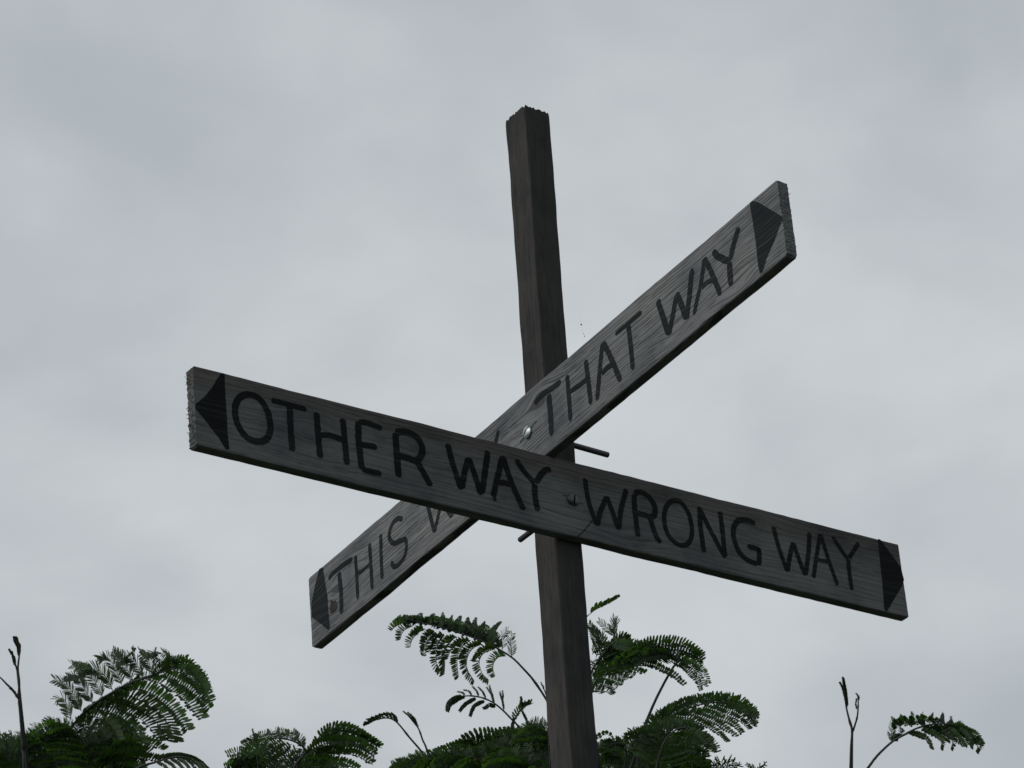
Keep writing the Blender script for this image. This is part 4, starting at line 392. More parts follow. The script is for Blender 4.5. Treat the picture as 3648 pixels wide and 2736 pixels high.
(2,[1195,1763,5885,1196,1750,5902,1198,1736,5919,1190,1730,5937,1177,1726,5955,1159,1733,5964,1149,1737,5967],0.003,[(11,-1,(10,150),185,55,59,66,0.75,[[1196,1756,5894,7,-23,-7,10,-51,-20,11,-80,-36,11,-111,-55],[1198,1741,5913,10,-28,-5,17,-59,-16,22,-92,-31,26,-126,-50],[1193,1730,5933,-31,0,-2,-65,-5,-9,-100,-11,-21,-136,-19,-37],[1179,1727,5952,-28,-4,0,-59,-12,-6,-92,-22,-16,-126,-32,-29],[1165,1730,5961,-20,-2,-11,-42,-8,-27,-66,-18,-46,-90,-30,-67],[1149,1737,5967,-21,-1,-10,-44,-8,-25,-69,-17,-44,-94,-28,-65]]),(11,-1,(15,165),185,55,47,66,0.75,[[1196,1756,5894,1,13,14,6,32,29,13,56,45,21,84,61],[1198,1741,5913,0,11,16,4,30,34,9,53,53,15,80,72],[1193,1730,5933,10,5,16,25,14,36,43,26,57,63,41,78],[1179,1727,5952,8,6,16,21,17,35,36,32,55,53,48,77],[1165,1730,5961,2,13,12,8,33,25,17,58,39,27,86,52],[1149,1737,5967,2,14,11,8,35,25,15,60,38,25,88,50]])],0),
(3,[1210,1398,5782,1208,1386,5801,1209,1368,5824,1211,1325,5882,1216,1287,5930,1224,1251,5971,1234,1217,6008,1242,1197,6028,1228,1200,6038,1206,1210,6047,1170,1230,6054,1135,1251,6061],0.0054,[(1,1,(8,105),158,65,61,70,0.75,[[1164,1254,6026,19,-22,-13,34,-46,-34,47,-71,-57,57,-93,-86],[1189,1231,6034,14,-19,-14,23,-39,-34,30,-60,-57,35,-80,-83]]),(6,1,(5,120),215,72,54,78,0.75,[[1137,1255,6052,36,-26,17,80,-45,23,128,-58,21,176,-58,4],[1161,1243,6045,35,-21,11,75,-35,14,117,-44,12,160,-43,-1],[1187,1232,6034,27,-11,5,57,-18,8,90,-21,7,123,-18,1],[1153,1257,6034,29,-12,3,61,-20,7,94,-22,5,128,-21,-1]]),(3,1,(8,110),143,61,50,62,0.75,[[1245,1202,6018,8,-15,-20,11,-35,-44,11,-55,-71,4,-72,-102],[1250,1194,6025,10,-22,-14,16,-45,-35,17,-66,-63,12,-84,-95]]),(8,-1,(10,150),201,57,57,62,0.75,[[1218,1205,6041,-22,6,-2,-46,11,-9,-69,15,-20,-90,20,-36],[1195,1219,6045,-22,7,-4,-45,12,-12,-68,17,-24,-90,21,-38],[1161,1236,6055,-20,9,-8,-41,15,-20,-62,20,-34,-82,24,-51]]),(6,-1,(10,160),186,57,50,62,0.75,[[1206,1210,6047,-4,13,10,-4,31,23,-2,52,38,1,75,52],[1170,1230,6054,-3,13,11,-2,30,25,0,51,38,3,74,52],[1135,1251,6061,-4,14,9,-4,34,21,-2,54,35,1,76,51]])],0),
(3,[1118,1423,6036,1120,1402,6064,1129,1379,6087,1138,1360,6105,1146,1341,6123,1147,1331,6134],0.0036,[(2,1,(6,100),188,69,65,70,0.75,[[1126,1415,6040,16,-30,6,34,-61,2,51,-92,-6,69,-122,-18],[1124,1406,6054,15,-28,4,30,-58,3,44,-89,-3,58,-119,-12]]),(7,1,(12,150),174,58,51,62,0.75,[[1124,1393,6073,16,-13,11,34,-23,20,56,-31,27,79,-38,32],[1136,1368,6096,12,-10,11,27,-18,21,44,-25,31,63,-31,38],[1142,1350,6114,9,-5,8,19,-9,17,31,-11,25,45,-13,32]]),(4,-1,(20,160),188,58,36,52,0.75,[[1110,1385,6097,9,-3,21,16,2,47,19,13,73,19,29,99],[1124,1382,6087,8,-3,23,16,0,49,16,12,76,14,31,101],[1133,1363,6105,3,2,19,6,13,41,7,28,62,8,50,81]]),(3,1,(20,160),188,58,26,46,0.75,[[1148,1332,6132,-3,9,17,-4,24,36,-4,43,54,-2,63,73],[1147,1331,6134,2,6,17,7,15,37,17,26,58,27,38,80],[1147,1330,6137,3,6,15,10,15,32,23,25,50,38,36,69]])],0),
(3,[1014,1296,6118,1020,1280,6134,1024,1273,6140],0.0029,[(1,1,(5,60),229,86,72,36,0.35,[[1023,1276,6138,12,-17,11,26,-33,19,40,-49,27,55,-65,35]])],0),
(3,[1154,1289,5791,1160,1255,5832,1174,1236,5844,1201,1206,5859,1231,1175,5873,1261,1146,5882,1294,1121,5884,1329,1101,5877,1354,1090,5866,1376,1086,5851],0.0032,[(14,1,(6,130),185,64,53,70,0.75,[[1165,1247,5838,6,2,11,15,7,23,27,14,35,40,22,48],[1171,1236,5847,11,-3,13,24,-3,28,42,-1,40,61,3,54],[1191,1215,5857,13,-7,15,30,-11,33,51,-13,47,74,-13,62],[1220,1183,5871,13,-5,14,30,-7,29,52,-7,39,76,-5,51],[1251,1155,5880,16,-6,12,36,-8,24,60,-8,32,85,-6,41],[1282,1128,5885,19,-5,9,40,-8,19,66,-3,21,93,2,24],[1316,1106,5882,20,-3,4,43,-2,9,66,6,7,91,16,6],[1348,1091,5871,16,3,0,34,9,2,52,21,1,71,35,0]]),(10,1,(10,115),170,60,53,64,0.75,[[1174,1236,5844,8,-26,-4,14,-54,-20,17,-81,-40,17,-107,-66],[1201,1206,5859,25,-33,-12,45,-64,-37,63,-94,-68,76,-121,-106],[1231,1176,5870,22,-29,-15,40,-60,-38,55,-91,-65,67,-120,-98],[1273,1140,5879,18,-24,-18,32,-53,-39,42,-83,-64,48,-108,-98],[1318,1108,5878,9,-19,-15,13,-42,-36,13,-64,-62,6,-80,-93],[1349,1092,5869,0,-15,-12,-4,-36,-27,-11,-57,-46,-22,-77,-69]])],0),
(3,[1152,1220,5690,1150,1205,5713,1148,1180,5749,1156,1155,5776,1174,1132,5791,1201,1114,5789,1227,1106,5773,1250,1104,5753,1264,1104,5739],0.0035,[(10,1,(8,118),183,63,56,68,0.75,[[1149,1209,5709,14,-27,-3,24,-59,-6,33,-93,-13,42,-127,-24],[1149,1193,5731,11,-25,-3,18,-55,-7,22,-87,-10,26,-120,-19],[1153,1172,5756,13,-26,-3,23,-55,-12,33,-80,-31,37,-97,-60],[1166,1145,5780,15,-22,-10,25,-43,-29,31,-61,-56,31,-74,-87],[1193,1122,5785,10,-15,-16,16,-32,-36,19,-49,-59,17,-65,-86],[1223,1109,5774,3,-11,-14,3,-27,-31,1,-44,-50,-5,-60,-71]]),(13,-1,(12,150),190,56,49,62,0.75,[[1150,1205,5713,-8,7,18,-15,20,36,-22,37,53,-29,59,66],[1149,1186,5740,-13,8,22,-25,24,40,-37,48,53,-48,75,64],[1151,1168,5763,-10,7,21,-22,25,36,-31,50,44,-39,79,49],[1165,1143,5785,-8,8,15,-14,27,25,-19,49,31,-19,75,34],[1192,1120,5789,-5,10,11,-8,23,24,-10,42,33,-11,62,43],[1221,1106,5778,-1,7,12,-1,19,24,0,34,36,2,50,49]])],0),
(3,[1249,1488,5816,1248,1462,5853,1240,1447,5882,1223,1450,5895,1207,1462,5894],0.0033,[(4,1,(20,160),188,58,36,60,0.75,[[1240,1453,5873,15,-15,-13,26,-31,-30,34,-47,-50,41,-62,-73],[1239,1444,5887,17,-19,-10,31,-38,-27,42,-55,-48,48,-65,-76]]),(3,-1,(10,120),159,58,51,65,0.75,[[1241,1449,5877,-8,11,10,-13,25,20,-18,42,30,-22,60,39],[1240,1447,5882,-8,7,14,-15,21,26,-21,41,32,-24,62,37]])],0),
(3,[1251,1597,5861,1248,1579,5890,1249,1564,5909,1255,1550,5923],0.0033,[(5,1,(10,120),161,59,55,66,0.75,[[1250,1577,5890,6,-20,2,13,-40,-5,19,-58,-20,23,-74,-39],[1249,1564,5909,11,-20,-3,20,-41,-11,28,-61,-26,34,-78,-46],[1242,1562,5919,2,-16,1,2,-35,-2,4,-53,-12,4,-70,-26]]),(1,1,(10,95),117,80,80,70,0.75,[[1220,1556,5949,6,-8,4,13,-15,8,21,-23,10,31,-29,9]])],0),
(3,[1286,1243,5723,1282,1232,5742,1286,1220,5754,1302,1201,5765],0.0021,[(2,1,(15,160),199,57,26,50,0.75,[[1282,1232,5742,3,-8,8,8,-16,15,14,-24,19,21,-32,24],[1286,1233,5736,-7,0,7,-13,0,14,-21,2,18,-29,5,22]])],0),
(3,[1361,1200,5707,1352,1193,5726,1343,1185,5746,1347,1173,5759],0.0021,[(6,1,(15,160),199,57,26,52,0.75,[[1347,1188,5738,-12,5,6,-25,11,9,-37,19,10,-46,30,5],[1347,1187,5740,-5,-1,7,-11,-2,13,-19,2,16,-26,5,19],[1346,1186,5742,3,-5,4,6,-10,8,9,-15,11,13,-20,14],[1349,1187,5738,6,-7,3,13,-14,6,21,-19,5,29,-24,3]])],0),
(3,[1424,1151,5713,1418,1145,5727,1418,1141,5733,1431,1123,5744],0.0018,[(2,1,(15,160),99,50,28,45,0.75,[[1417,1144,5729,-5,0,5,-9,0,10,-15,2,13,-21,4,16],[1417,1144,5729,3,-5,4,5,-11,9,10,-16,12,14,-21,15]])],0),
(3,[1395,1617,5887,1380,1610,5912,1372,1598,5936,1379,1578,5957,1395,1557,5970,1416,1537,5977,1427,1527,5980],0.0033,[(11,1,(10,120),192,59,59,66,0.75,[[1387,1613,5901,-29,1,-4,-62,-3,-14,-96,-8,-29,-130,-15,-47],[1372,1604,5928,14,-31,-3,25,-67,-12,34,-104,-26,43,-142,-44],[1377,1584,5952,16,-31,-7,29,-64,-22,41,-99,-41,50,-133,-64],[1393,1560,5968,14,-24,-13,24,-51,-33,30,-79,-56,35,-108,-83],[1409,1543,5975,8,-18,-14,11,-41,-34,11,-64,-57,8,-89,-82],[1427,1527,5980,9,-20,-14,13,-44,-33,14,-69,-55,13,-94,-80]]),(11,1,(30,150),192,59,47,66,0.75,[[1387,1613,5901,15,3,14,35,12,29,59,23,45,86,38,60],[1372,1604,5928,-3,13,18,-2,33,38,-1,58,57,2,87,75],[1377,1584,5952,2,6,21,8,18,46,17,33,72,26,51,100],[1393,1560,5968,11,3,18,29,10,37,51,20,57,77,33,76],[1409,1543,5975,15,5,12,35,15,26,59,29,38,85,46,50],[1427,1527,5980,16,4,12,37,14,24,62,28,36,89,45,47]])],0),
(3,[1469,1576,5870,1467,1567,5885,1465,1558,5900,1466,1547,5914,1470,1535,5926,1479,1522,5935,1485,1516,5938],0.0033,[(9,1,(10,120),192,59,59,66,0.75,[[1468,1571,5878,5,-25,-3,6,-54,-11,6,-85,-24,4,-117,-39],[1465,1561,5895,7,-29,0,11,-62,-5,14,-98,-15,16,-134,-28],[1465,1550,5911,11,-27,-6,18,-59,-18,24,-91,-35,28,-124,-55],[1470,1536,5925,6,-25,-4,10,-55,-14,12,-87,-28,13,-120,-45],[1476,1526,5932,4,-19,-10,4,-42,-25,1,-67,-44,-3,-93,-65],[1485,1516,5938,5,-20,-10,5,-45,-24,3,-71,-42,0,-98,-63]]),(9,1,(30,150),192,59,47,66,0.75,[[1468,1571,5878,0,15,12,4,37,26,10,63,39,18,93,51],[1465,1561,5895,-2,14,15,0,36,31,3,63,46,8,93,61],[1465,1550,5911,3,7,19,9,21,41,17,38,65,26,58,90],[1470,1536,5925,5,8,17,14,20,38,25,36,61,38,54,85],[1476,1526,5932,12,6,13,30,16,28,52,30,43,76,47,58],[1485,1516,5938,13,5,13,32,15,27,55,29,41,80,45,55]])],0),
(3,[1407,1728,5920,1407,1713,5941,1407,1697,5962,1417,1680,5976,1431,1661,5988,1452,1647,5986,1463,1640,5986],0.0034,[(9,1,(10,120),194,60,60,66,0.75,[[1407,1720,5931,6,-24,-6,9,-53,-17,10,-83,-32,9,-114,-50],[1407,1703,5954,10,-28,-3,16,-61,-12,20,-95,-25,24,-129,-42],[1414,1684,5973,12,-22,-14,21,-48,-34,26,-76,-57,30,-103,-84],[1429,1664,5986,9,-22,-12,14,-47,-29,17,-74,-50,17,-102,-74],[1445,1652,5987,4,-15,-16,2,-33,-37,-2,-54,-59,-8,-76,-84],[1463,1640,5986,5,-15,-16,4,-35,-36,1,-57,-59,-5,-79,-84]]),(9,1,(30,150),194,60,48,66,0.75,[[1407,1720,5931,0,13,14,4,34,29,10,59,45,17,88,59],[1407,1703,5954,-1,12,17,1,32,35,4,57,54,8,86,71],[1414,1684,5973,8,4,20,22,12,42,40,23,64,62,35,87],[1429,1664,5986,11,4,17,28,13,35,49,24,54,74,38,73],[1445,1652,5987,16,6,9,37,18,19,61,34,29,86,53,38],[1463,1640,5986,17,6,8,38,18,17,62,34,26,88,54,35]])],0),
(3,[1184,1512,6046,1186,1492,6071,1193,1471,6094,1207,1448,6112,1226,1425,6125,1247,1403,6134,1259,1392,6137],0.0033,[(10,1,(10,120),190,59,59,66,0.75,[[1185,1501,6060,2,-19,-8,-1,-43,-20,-5,-70,-35,-11,-97,-53],[1189,1478,6087,5,-20,-10,6,-44,-25,4,-70,-43,1,-97,-63],[1203,1453,6108,5,-19,-11,7,-43,-27,5,-69,-46,2,-95,-68],[1223,1428,6123,3,-18,-11,2,-40,-27,-2,-64,-46,-7,-90,-67],[1240,1410,6131,0,-16,-11,-5,-36,-26,-11,-58,-44,-20,-82,-64],[1259,1392,6137,0,-17,-10,-4,-37,-25,-10,-60,-43,-18,-84,-63]]),(10,1,(30,150),190,59,47,66,0.75,[[1185,1501,6060,2,12,13,7,32,29,14,55,45,23,82,61],[1189,1478,6087,3,9,17,10,23,38,19,41,60,29,62,84],[1203,1453,6108,7,6,18,19,16,39,34,29,61,53,44,85],[1223,1428,6123,11,5,15,27,15,32,48,27,50,72,42,68],[1240,1410,6131,13,6,11,31,18,25,52,33,38,76,51,52],[1259,1392,6137,13,6,11,32,17,24,54,32,37,78,50,50]])],0),
(3,[1399,1835,5978,1399,1823,5994,1400,1811,6010,1403,1799,6024,1410,1785,6036,1416,1771,6048,1420,1764,6054],0.0034,[(8,1,(10,120),181,60,60,66,0.75,[[1399,1828,5987,4,-22,-6,4,-48,-18,3,-77,-32,-1,-107,-50],[1399,1815,6004,7,-25,-4,10,-55,-13,12,-87,-27,12,-120,-43],[1402,1802,6021,8,-24,-9,13,-52,-23,16,-81,-41,17,-111,-63],[1409,1787,6034,5,-23,-6,7,-50,-18,7,-79,-34,6,-109,-53],[1414,1776,6044,2,-21,-6,-1,-46,-16,-5,-73,-30,-11,-101,-47],[1420,1764,6054,1,-21,-4,-1,-47,-14,-5,-75,-27,-10,-104,-43]]),(8,1,(30,150),181,60,48,66,0.75,[[1399,1828,5987,1,14,13,6,34,27,13,58,42,22,86,57],[1399,1815,6004,0,13,15,3,32,33,8,56,51,14,84,68],[1402,1802,6021,4,7,18,13,20,39,25,35,62,38,52,86],[1409,1787,6034,7,7,17,18,19,36,32,33,57,49,50,80],[1414,1776,6044,9,7,14,22,20,31,38,36,49,57,53,68],[1420,1764,6054,9,7,14,23,19,31,41,34,49,61,51,67]])],0),
(4,[1920,1375,5897,1913,1356,5929,1901,1330,5978,1892,1309,6014,1880,1301,6038,1866,1291,6066,1854,1279,6094,1838,1262,6134],0.0048,[(3,1,(0,180),67,37,37,20,0.75,[[1867,1289,6069,-7,-6,14,-14,-11,28,-22,-16,42,-30,-19,56],[1867,1287,6071,-7,-7,16,-13,-14,33,-21,-21,49,-29,-27,65],[1865,1284,6078,-6,-6,13,-11,-12,27,-17,-18,40,-23,-23,54]])],0),
(4,[1894,1312,6010,1895,1299,6026,1895,1285,6046,1890,1271,6069,1885,1262,6088,1878,1259,6099],0.0034,[(2,1,(0,180),37,37,30,20,0.75,[[1889,1277,6062,-2,-2,6,-5,-5,12,-6,-8,18,-6,-12,24],[1887,1265,6081,0,-3,4,-1,-6,9,-5,-6,14,-9,-6,18]])],0),
(4,[1815,1225,5813,1830,1192,5843,1840,1169,5865,1852,1149,5882,1868,1124,5900,1888,1100,5912,1920,1066,5928,1962,1033,5931,1999,1013,5922,2029,1003,5907,2053,1003,5883,2062,1004,5872],0.004,[(2,1,(20,160),176,48,22,45,0.75,[[1865,1127,5898,7,6,19,18,16,40,32,29,64,48,45,88],[1881,1104,5914,8,9,12,20,23,28,34,41,46,51,60,64]]),(9,1,(0,180),132,28,51,50,0.12,[[1868,1124,5900,10,3,11,25,11,24,43,21,36,64,33,49],[1856,1109,5932,14,3,8,26,12,22,33,28,38,42,45,55],[1876,1094,5933,4,7,13,14,16,28,27,27,45,41,40,62],[1898,1079,5932,6,5,13,16,14,28,29,25,45,43,38,63],[1920,1065,5930,5,4,14,15,13,31,28,23,48,43,34,67],[1942,1046,5933,6,6,12,15,17,27,28,28,43,42,41,61],[1962,1033,5931,7,6,12,17,15,27,30,27,43,45,39,59],[1981,1024,5926,7,6,11,18,15,24,32,27,39,47,41,54],[1999,1013,5922,10,5,9,24,15,21,42,27,30,62,43,38]]),(8,1,(0,180),66,33,44,60,0.75,[[1855,1100,5946,12,4,3,26,10,7,41,22,10,57,35,13],[1870,1083,5954,13,6,-2,28,16,-1,44,27,1,62,39,3],[1894,1066,5954,12,6,-1,27,15,0,43,26,3,61,37,6],[1918,1050,5953,11,5,0,26,14,2,42,25,4,59,37,8],[1944,1037,5944,10,5,2,24,14,5,39,24,9,55,36,14]]),(7,1,(5,110),139,40,51,58,0.75,[[1898,1091,5915,8,-16,-11,11,-36,-25,12,-55,-45,8,-70,-69],[1922,1069,5922,8,-15,-13,13,-34,-31,13,-50,-53,2,-58,-80],[1963,1045,5914,4,-12,-13,4,-28,-30,0,-43,-50,-16,-51,-72],[1976,1032,5919,4,-12,-13,4,-28,-29,1,-44,-49,-7,-57,-72],[2000,1016,5918,4,-11,-15,4,-25,-34,-1,-38,-55,-10,-50,-79],[2020,1009,5907,4,-11,-15,3,-23,-34,-2,-37,-56,-11,-49,-79],[2040,1002,5897,-2,-9,-12,-8,-22,-26,-16,-37,-42,-28,-52,-59]]),(5,1,(5,165),146,44,44,58,0.75,[[1922,1068,5923,17,-10,-3,34,-19,-8,51,-25,-16,67,-29,-27],[1963,1035,5927,18,-8,-6,36,-14,-15,53,-18,-27,66,-16,-43],[1985,1020,5928,19,-9,-8,38,-16,-18,56,-20,-30,72,-20,-46]])],0),
(4,[2072,1568,5873,2056,1559,5901,2039,1551,5929,2014,1555,5949,1987,1563,5965,1959,1582,5967,1945,1591,5968],0.0034,[(11,-1,(10,120),182,61,61,66,0.75,[[2063,1563,5888,-31,1,-2,-66,-2,-11,-102,-7,-24,-139,-13,-41],[2045,1554,5919,-37,2,2,-78,1,-4,-120,-1,-14,-163,-4,-29],[2021,1553,5944,-34,10,-13,-69,16,-32,-105,18,-56,-141,19,-83],[1991,1562,5963,-29,7,-14,-61,9,-33,-94,9,-56,-126,6,-82],[1968,1576,5966,-20,3,-17,-43,0,-38,-67,-6,-62,-92,-14,-87],[1945,1591,5968,-21,4,-16,-46,2,-37,-71,-3,-61,-97,-10,-87]]),(11,-1,(30,150),182,61,49,66,0.75,[[2063,1563,5888,16,3,14,38,10,29,65,21,43,94,35,56],[2045,1554,5919,16,0,17,39,5,35,66,12,53,97,23,70],[2021,1553,5944,2,7,22,7,20,46,13,38,71,18,61,96],[1991,1562,5963,-1,11,17,2,29,36,7,53,55,12,81,72],[1968,1576,5966,0,16,10,6,38,21,14,65,32,25,94,42],[1945,1591,5968,0,17,9,5,40,20,13,68,29,24,98,38]])],0),
(4,[2085,1559,5872,2087,1537,5900,2093,1515,5925,2114,1490,5940,2136,1466,5950,2165,1445,5951,2179,1434,5951],0.0034,[(11,1,(10,120),182,61,61,66,0.75,[[2086,1547,5887,10,-26,-6,16,-56,-19,20,-87,-35,22,-118,-55],[2090,1523,5917,16,-28,-10,28,-59,-27,38,-91,-48,46,-123,-73],[2108,1496,5936,18,-23,-18,31,-49,-42,40,-76,-70,47,-103,-102],[2133,1469,5949,13,-19,-19,21,-41,-44,25,-64,-72,27,-88,-102],[2156,1452,5950,6,-16,-17,7,-35,-39,5,-56,-64,0,-78,-90],[2179,1434,5951,8,-17,-17,10,-37,-39,10,-59,-64,6,-82,-90]]),(11,1,(30,150),182,61,49,66,0.75,[[2086,1547,5887,0,13,15,4,33,32,10,57,49,17,85,64],[2090,1523,5917,1,8,21,6,21,45,13,39,69,21,59,95],[2108,1496,5936,11,1,21,29,6,43,52,14,66,79,23,87],[2133,1469,5949,16,1,15,40,7,30,68,17,44,100,30,56],[2156,1452,5950,17,4,10,40,14,21,67,28,31,95,45,40],[2179,1434,5951,19,4,9,43,14,19,70,28,28,99,46,36]])],0),
(0,[564,3311,5853,530,3289,5918,510,3260,5978,550,3205,6014,610,3158,6019,673,3123,6005,706,3110,5990],0.0036,[(10,1,(10,120),214,71,71,66,0.75,[[545,3299,5889,-61,-8,-8,-127,-26,-35],[512,3272,5959,29,-77,-3,55,-164,-26],[540,3219,6005,40,-59,-39,69,-124,-96],[601,3165,6018,27,-42,-50,42,-93,-112],[652,3131,6015,7,-28,-49,3,-69,-107],[706,3110,5990,10,-30,-50,9,-71,-109]]),(10,1,(30,150),214,71,57,66,0.75,[[545,3299,5889,36,12,28,87,42,53],[512,3272,5959,-14,42,36,-22,109,69],[540,3219,6005,18,9,49,54,31,101],[601,3165,6018,40,9,27,96,40,47],[652,3131,6015,40,22,10,87,66,19],[706,3110,5990,41,22,7,90,67,15]])],1),
(0,[406,2965,5641,405,2933,5687,404,2901,5732,413,2865,5773,439,2827,5798,482,2801,5792,504,2797,5775],0.0034,[(10,1,(10,120),206,69,69,66,0.75,[[405,2947,5666,22,-63,-14,37,-136,-46],[404,2912,5716,29,-74,-7,55,-156,-36],[409,2874,5764,36,-68,-22,64,-143,-64],[434,2833,5796,28,-49,-41,45,-106,-96],[468,2806,5799,5,-27,-48,0,-67,-104],[504,2797,5775,3,-23,-51,-4,-61,-110]]),(10,1,(30,150),206,69,55,66,0.75,[[405,2947,5666,-6,41,31,-6,105,59],[404,2912,5716,-12,38,39,-18,102,75],[409,2874,5764,3,20,49,13,57,106],[434,2833,5796,33,9,33,85,36,62],[468,2806,5799,39,23,9,85,68,18],[504,2797,5775,40,27,4,85,75,9]])],1),
(0,[279,2644,5584,288,2596,5642,303,2547,5695,344,2493,5729,404,2447,5733,466,2411,5720,498,2398,5705],0.0033,[(10,1,(10,120),199,66,66,66,0.75,[[284,2618,5616,22,-59,-22,36,-126,-60],[296,2564,5678,34,-63,-27,59,-132,-73],[334,2506,5720,35,-56,-38,60,-118,-94],[395,2453,5733,23,-40,-48,35,-90,-108],[445,2420,5729,5,-29,-47,0,-70,-102],[498,2398,5705,9,-30,-47,5,-72,-103]]),(10,1,(30,150),199,66,53,66,0.75,[[284,2618,5616,-4,36,34,-2,94,69],[296,2564,5678,-1,26,46,3,70,98],[334,2506,5720,20,10,47,58,32,96],[395,2453,5733,39,11,26,94,42,46],[445,2420,5729,39,22,11,86,65,21],[498,2398,5705,41,23,9,89,67,18]])],1),
(0,[356,2988,5852,362,2945,5905,367,2902,5959,315,2909,6002,257,2936,6022,205,2977,6018,183,3001,6007],0.0035,[(10,-1,(10,120),208,69,69,66,0.75,[[359,2964,5881,24,-60,-20,40,-130,-57],[365,2917,5941,33,-71,-15,60,-150,-51],[328,2907,5992,-66,9,-27,-132,5,-74],[266,2932,6020,-46,6,-43,-93,-4,-100],[219,2961,6025,-24,-7,-47,-53,-30,-102],[183,3001,6007,-26,-5,-48,-56,-27,-105]]),(10,-1,(30,150),208,69,55,66,0.75,[[359,2964,5881,-6,38,34,-6,98,68],[365,2917,5941,-10,34,42,-16,93,85],[328,2907,5992,4,19,50,9,59,108],[266,2932,6020,-11,43,32,-13,110,57],[219,2961,6025,-1,50,13,12,116,25],[183,3001,6007,-1,51,10,13,119,20]])],1),
(0,[410,3292,5987,362,3290,6037,314,3289,6087,265,3289,6135,210,3306,6167,157,3343,6168,137,3368,6153],0.0036,[(10,-1,(10,120),213,71,71,66,0.75,[[384,3291,6015,-55,0,-26,-111,-14,-68],[331,3289,6069,-68,7,-22,-135,2,-65],[277,3289,6123,-69,7,-21,-139,3,-63],[219,3301,6165,-49,7,-42,-97,-2,-98],[172,3329,6173,-26,-6,-47,-56,-28,-102],[137,3368,6153,-22,-6,-50,-50,-28,-108]]),(10,-1,(30,150),213,71,57,66,0.75,[[384,3291,6015,22,13,39,58,41,82],[331,3289,6069,18,10,48,48,34,103],[277,3289,6123,8,15,52,20,48,112],[219,3301,6165,-12,42,34,-17,110,62],[172,3329,6173,-3,50,14,8,117,27],[137,3368,6153,0,52,9,13,121,18]])],1),
(0,[227,2621,5714,215,2586,5774,213,2547,5829,250,2497,5862,306,2453,5867,365,2421,5853,395,2409,5839],0.0033,[(10,1,(10,120),200,67,67,66,0.75,[[221,2602,5747,16,-66,-7,29,-142,-32],[210,2562,5812,32,-67,-19,58,-142,-59],[241,2509,5854,36,-56,-38,62,-119,-94],[298,2460,5866,24,-41,-48,37,-91,-109],[345,2428,5862,6,-27,-47,0,-68,-103],[395,2409,5839,9,-30,-48,6,-71,-105]]),(10,1,(30,150),200,67,53,66,0.75,[[221,2602,5747,-7,44,26,-5,110,49],[210,2562,5812,-7,31,44,-10,85,90],[241,2509,5854,19,11,47,55,33,98],[298,2460,5866,39,10,27,93,41,48],[345,2428,5862,39,23,11,85,67,22],[395,2409,5839,40,23,9,87,67,18]])],1),
(0,[490,3176,5987,476,3151,6035,463,3126,6084,467,3093,6125,493,3055,6151,536,3029,6145,558,3025,6128],0.0035,[(10,1,(10,120),213,71,71,66,0.75,[[483,3162,6013,-62,-15,3,-131,-39,-13],[467,3135,6067,-72,-16,13,-153,-37,7],[463,3102,6116,38,-69,-22,69,-145,-65],[488,3061,6149,30,-50,-42,49,-107,-100],[521,3034,6152,7,-26,-50,2,-66,-109],[558,3025,6128,4,-22,-53,-2,-58,-115]]),(10,1,(30,150),213,71,57,66,0.75,[[483,3162,6013,40,14,22,93,48,39],[467,3135,6067,44,7,27,103,34,48],[463,3102,6116,1,21,51,9,57,110],[488,3061,6149,33,8,35,85,34,65],[521,3034,6152,40,23,9,86,68,19],[558,3025,6128,40,27,3,85,75,9]])],1),
(0,[427,3236,5969,403,3203,6039,365,3186,6099,299,3206,6139,230,3245,6153,169,3294,6146,142,3321,6136],0.0035,[(10,-1,(10,120),213,71,71,66,0.75,[[414,3218,6007,-62,-14,0,-130,-36,-19],[383,3187,6081,-67,7,-24,-134,2,-68],[315,3200,6130,-59,13,-39,-118,11,-96],[240,3239,6151,-44,7,-46,-90,-2,-105],[187,3276,6153,-25,-6,-47,-56,-29,-102],[142,3321,6136,-29,-4,-47,-61,-25,-103]]),(10,-1,(30,150),213,71,57,66,0.75,[[414,3218,6007,39,13,23,91,46,43],[383,3187,6081,17,10,49,45,35,104],[315,3200,6130,-7,29,48,-14,84,96],[240,3239,6151,-12,45,30,-15,114,55],[187,3276,6153,-2,49,14,9,117,27],[142,3321,6136,-3,51,12,8,120,23]])],1),
(0,[417,3180,5710,399,3151,5768,379,3124,5826,326,3132,5868,269,3160,5885,218,3200,5881,197,3224,5869],0.0035,[(10,-1,(10,120),209,70,70,66,0.75,[[407,3164,5742,-61,-15,1,-129,-39,-14],[387,3133,5806,-73,-12,8,-152,-30,-5],[339,3130,5857,-66,8,-26,-133,5,-72],[277,3155,5883,-46,7,-42,-93,-4,-99],[232,3185,5888,-23,-8,-47,-51,-32,-102],[197,3224,5869,-26,-6,-47,-56,-28,-103]]),(10,-1,(30,150),209,70,56,66,0.75,[[407,3164,5742,40,14,21,92,49,38],[387,3133,5806,40,6,30,97,32,55],[339,3130,5857,3,19,50,8,60,107],[277,3155,5883,-11,44,31,-13,113,56],[232,3185,5888,-1,50,12,13,117,23],[197,3224,5869,-1,52,10,12,120,19]])],1),
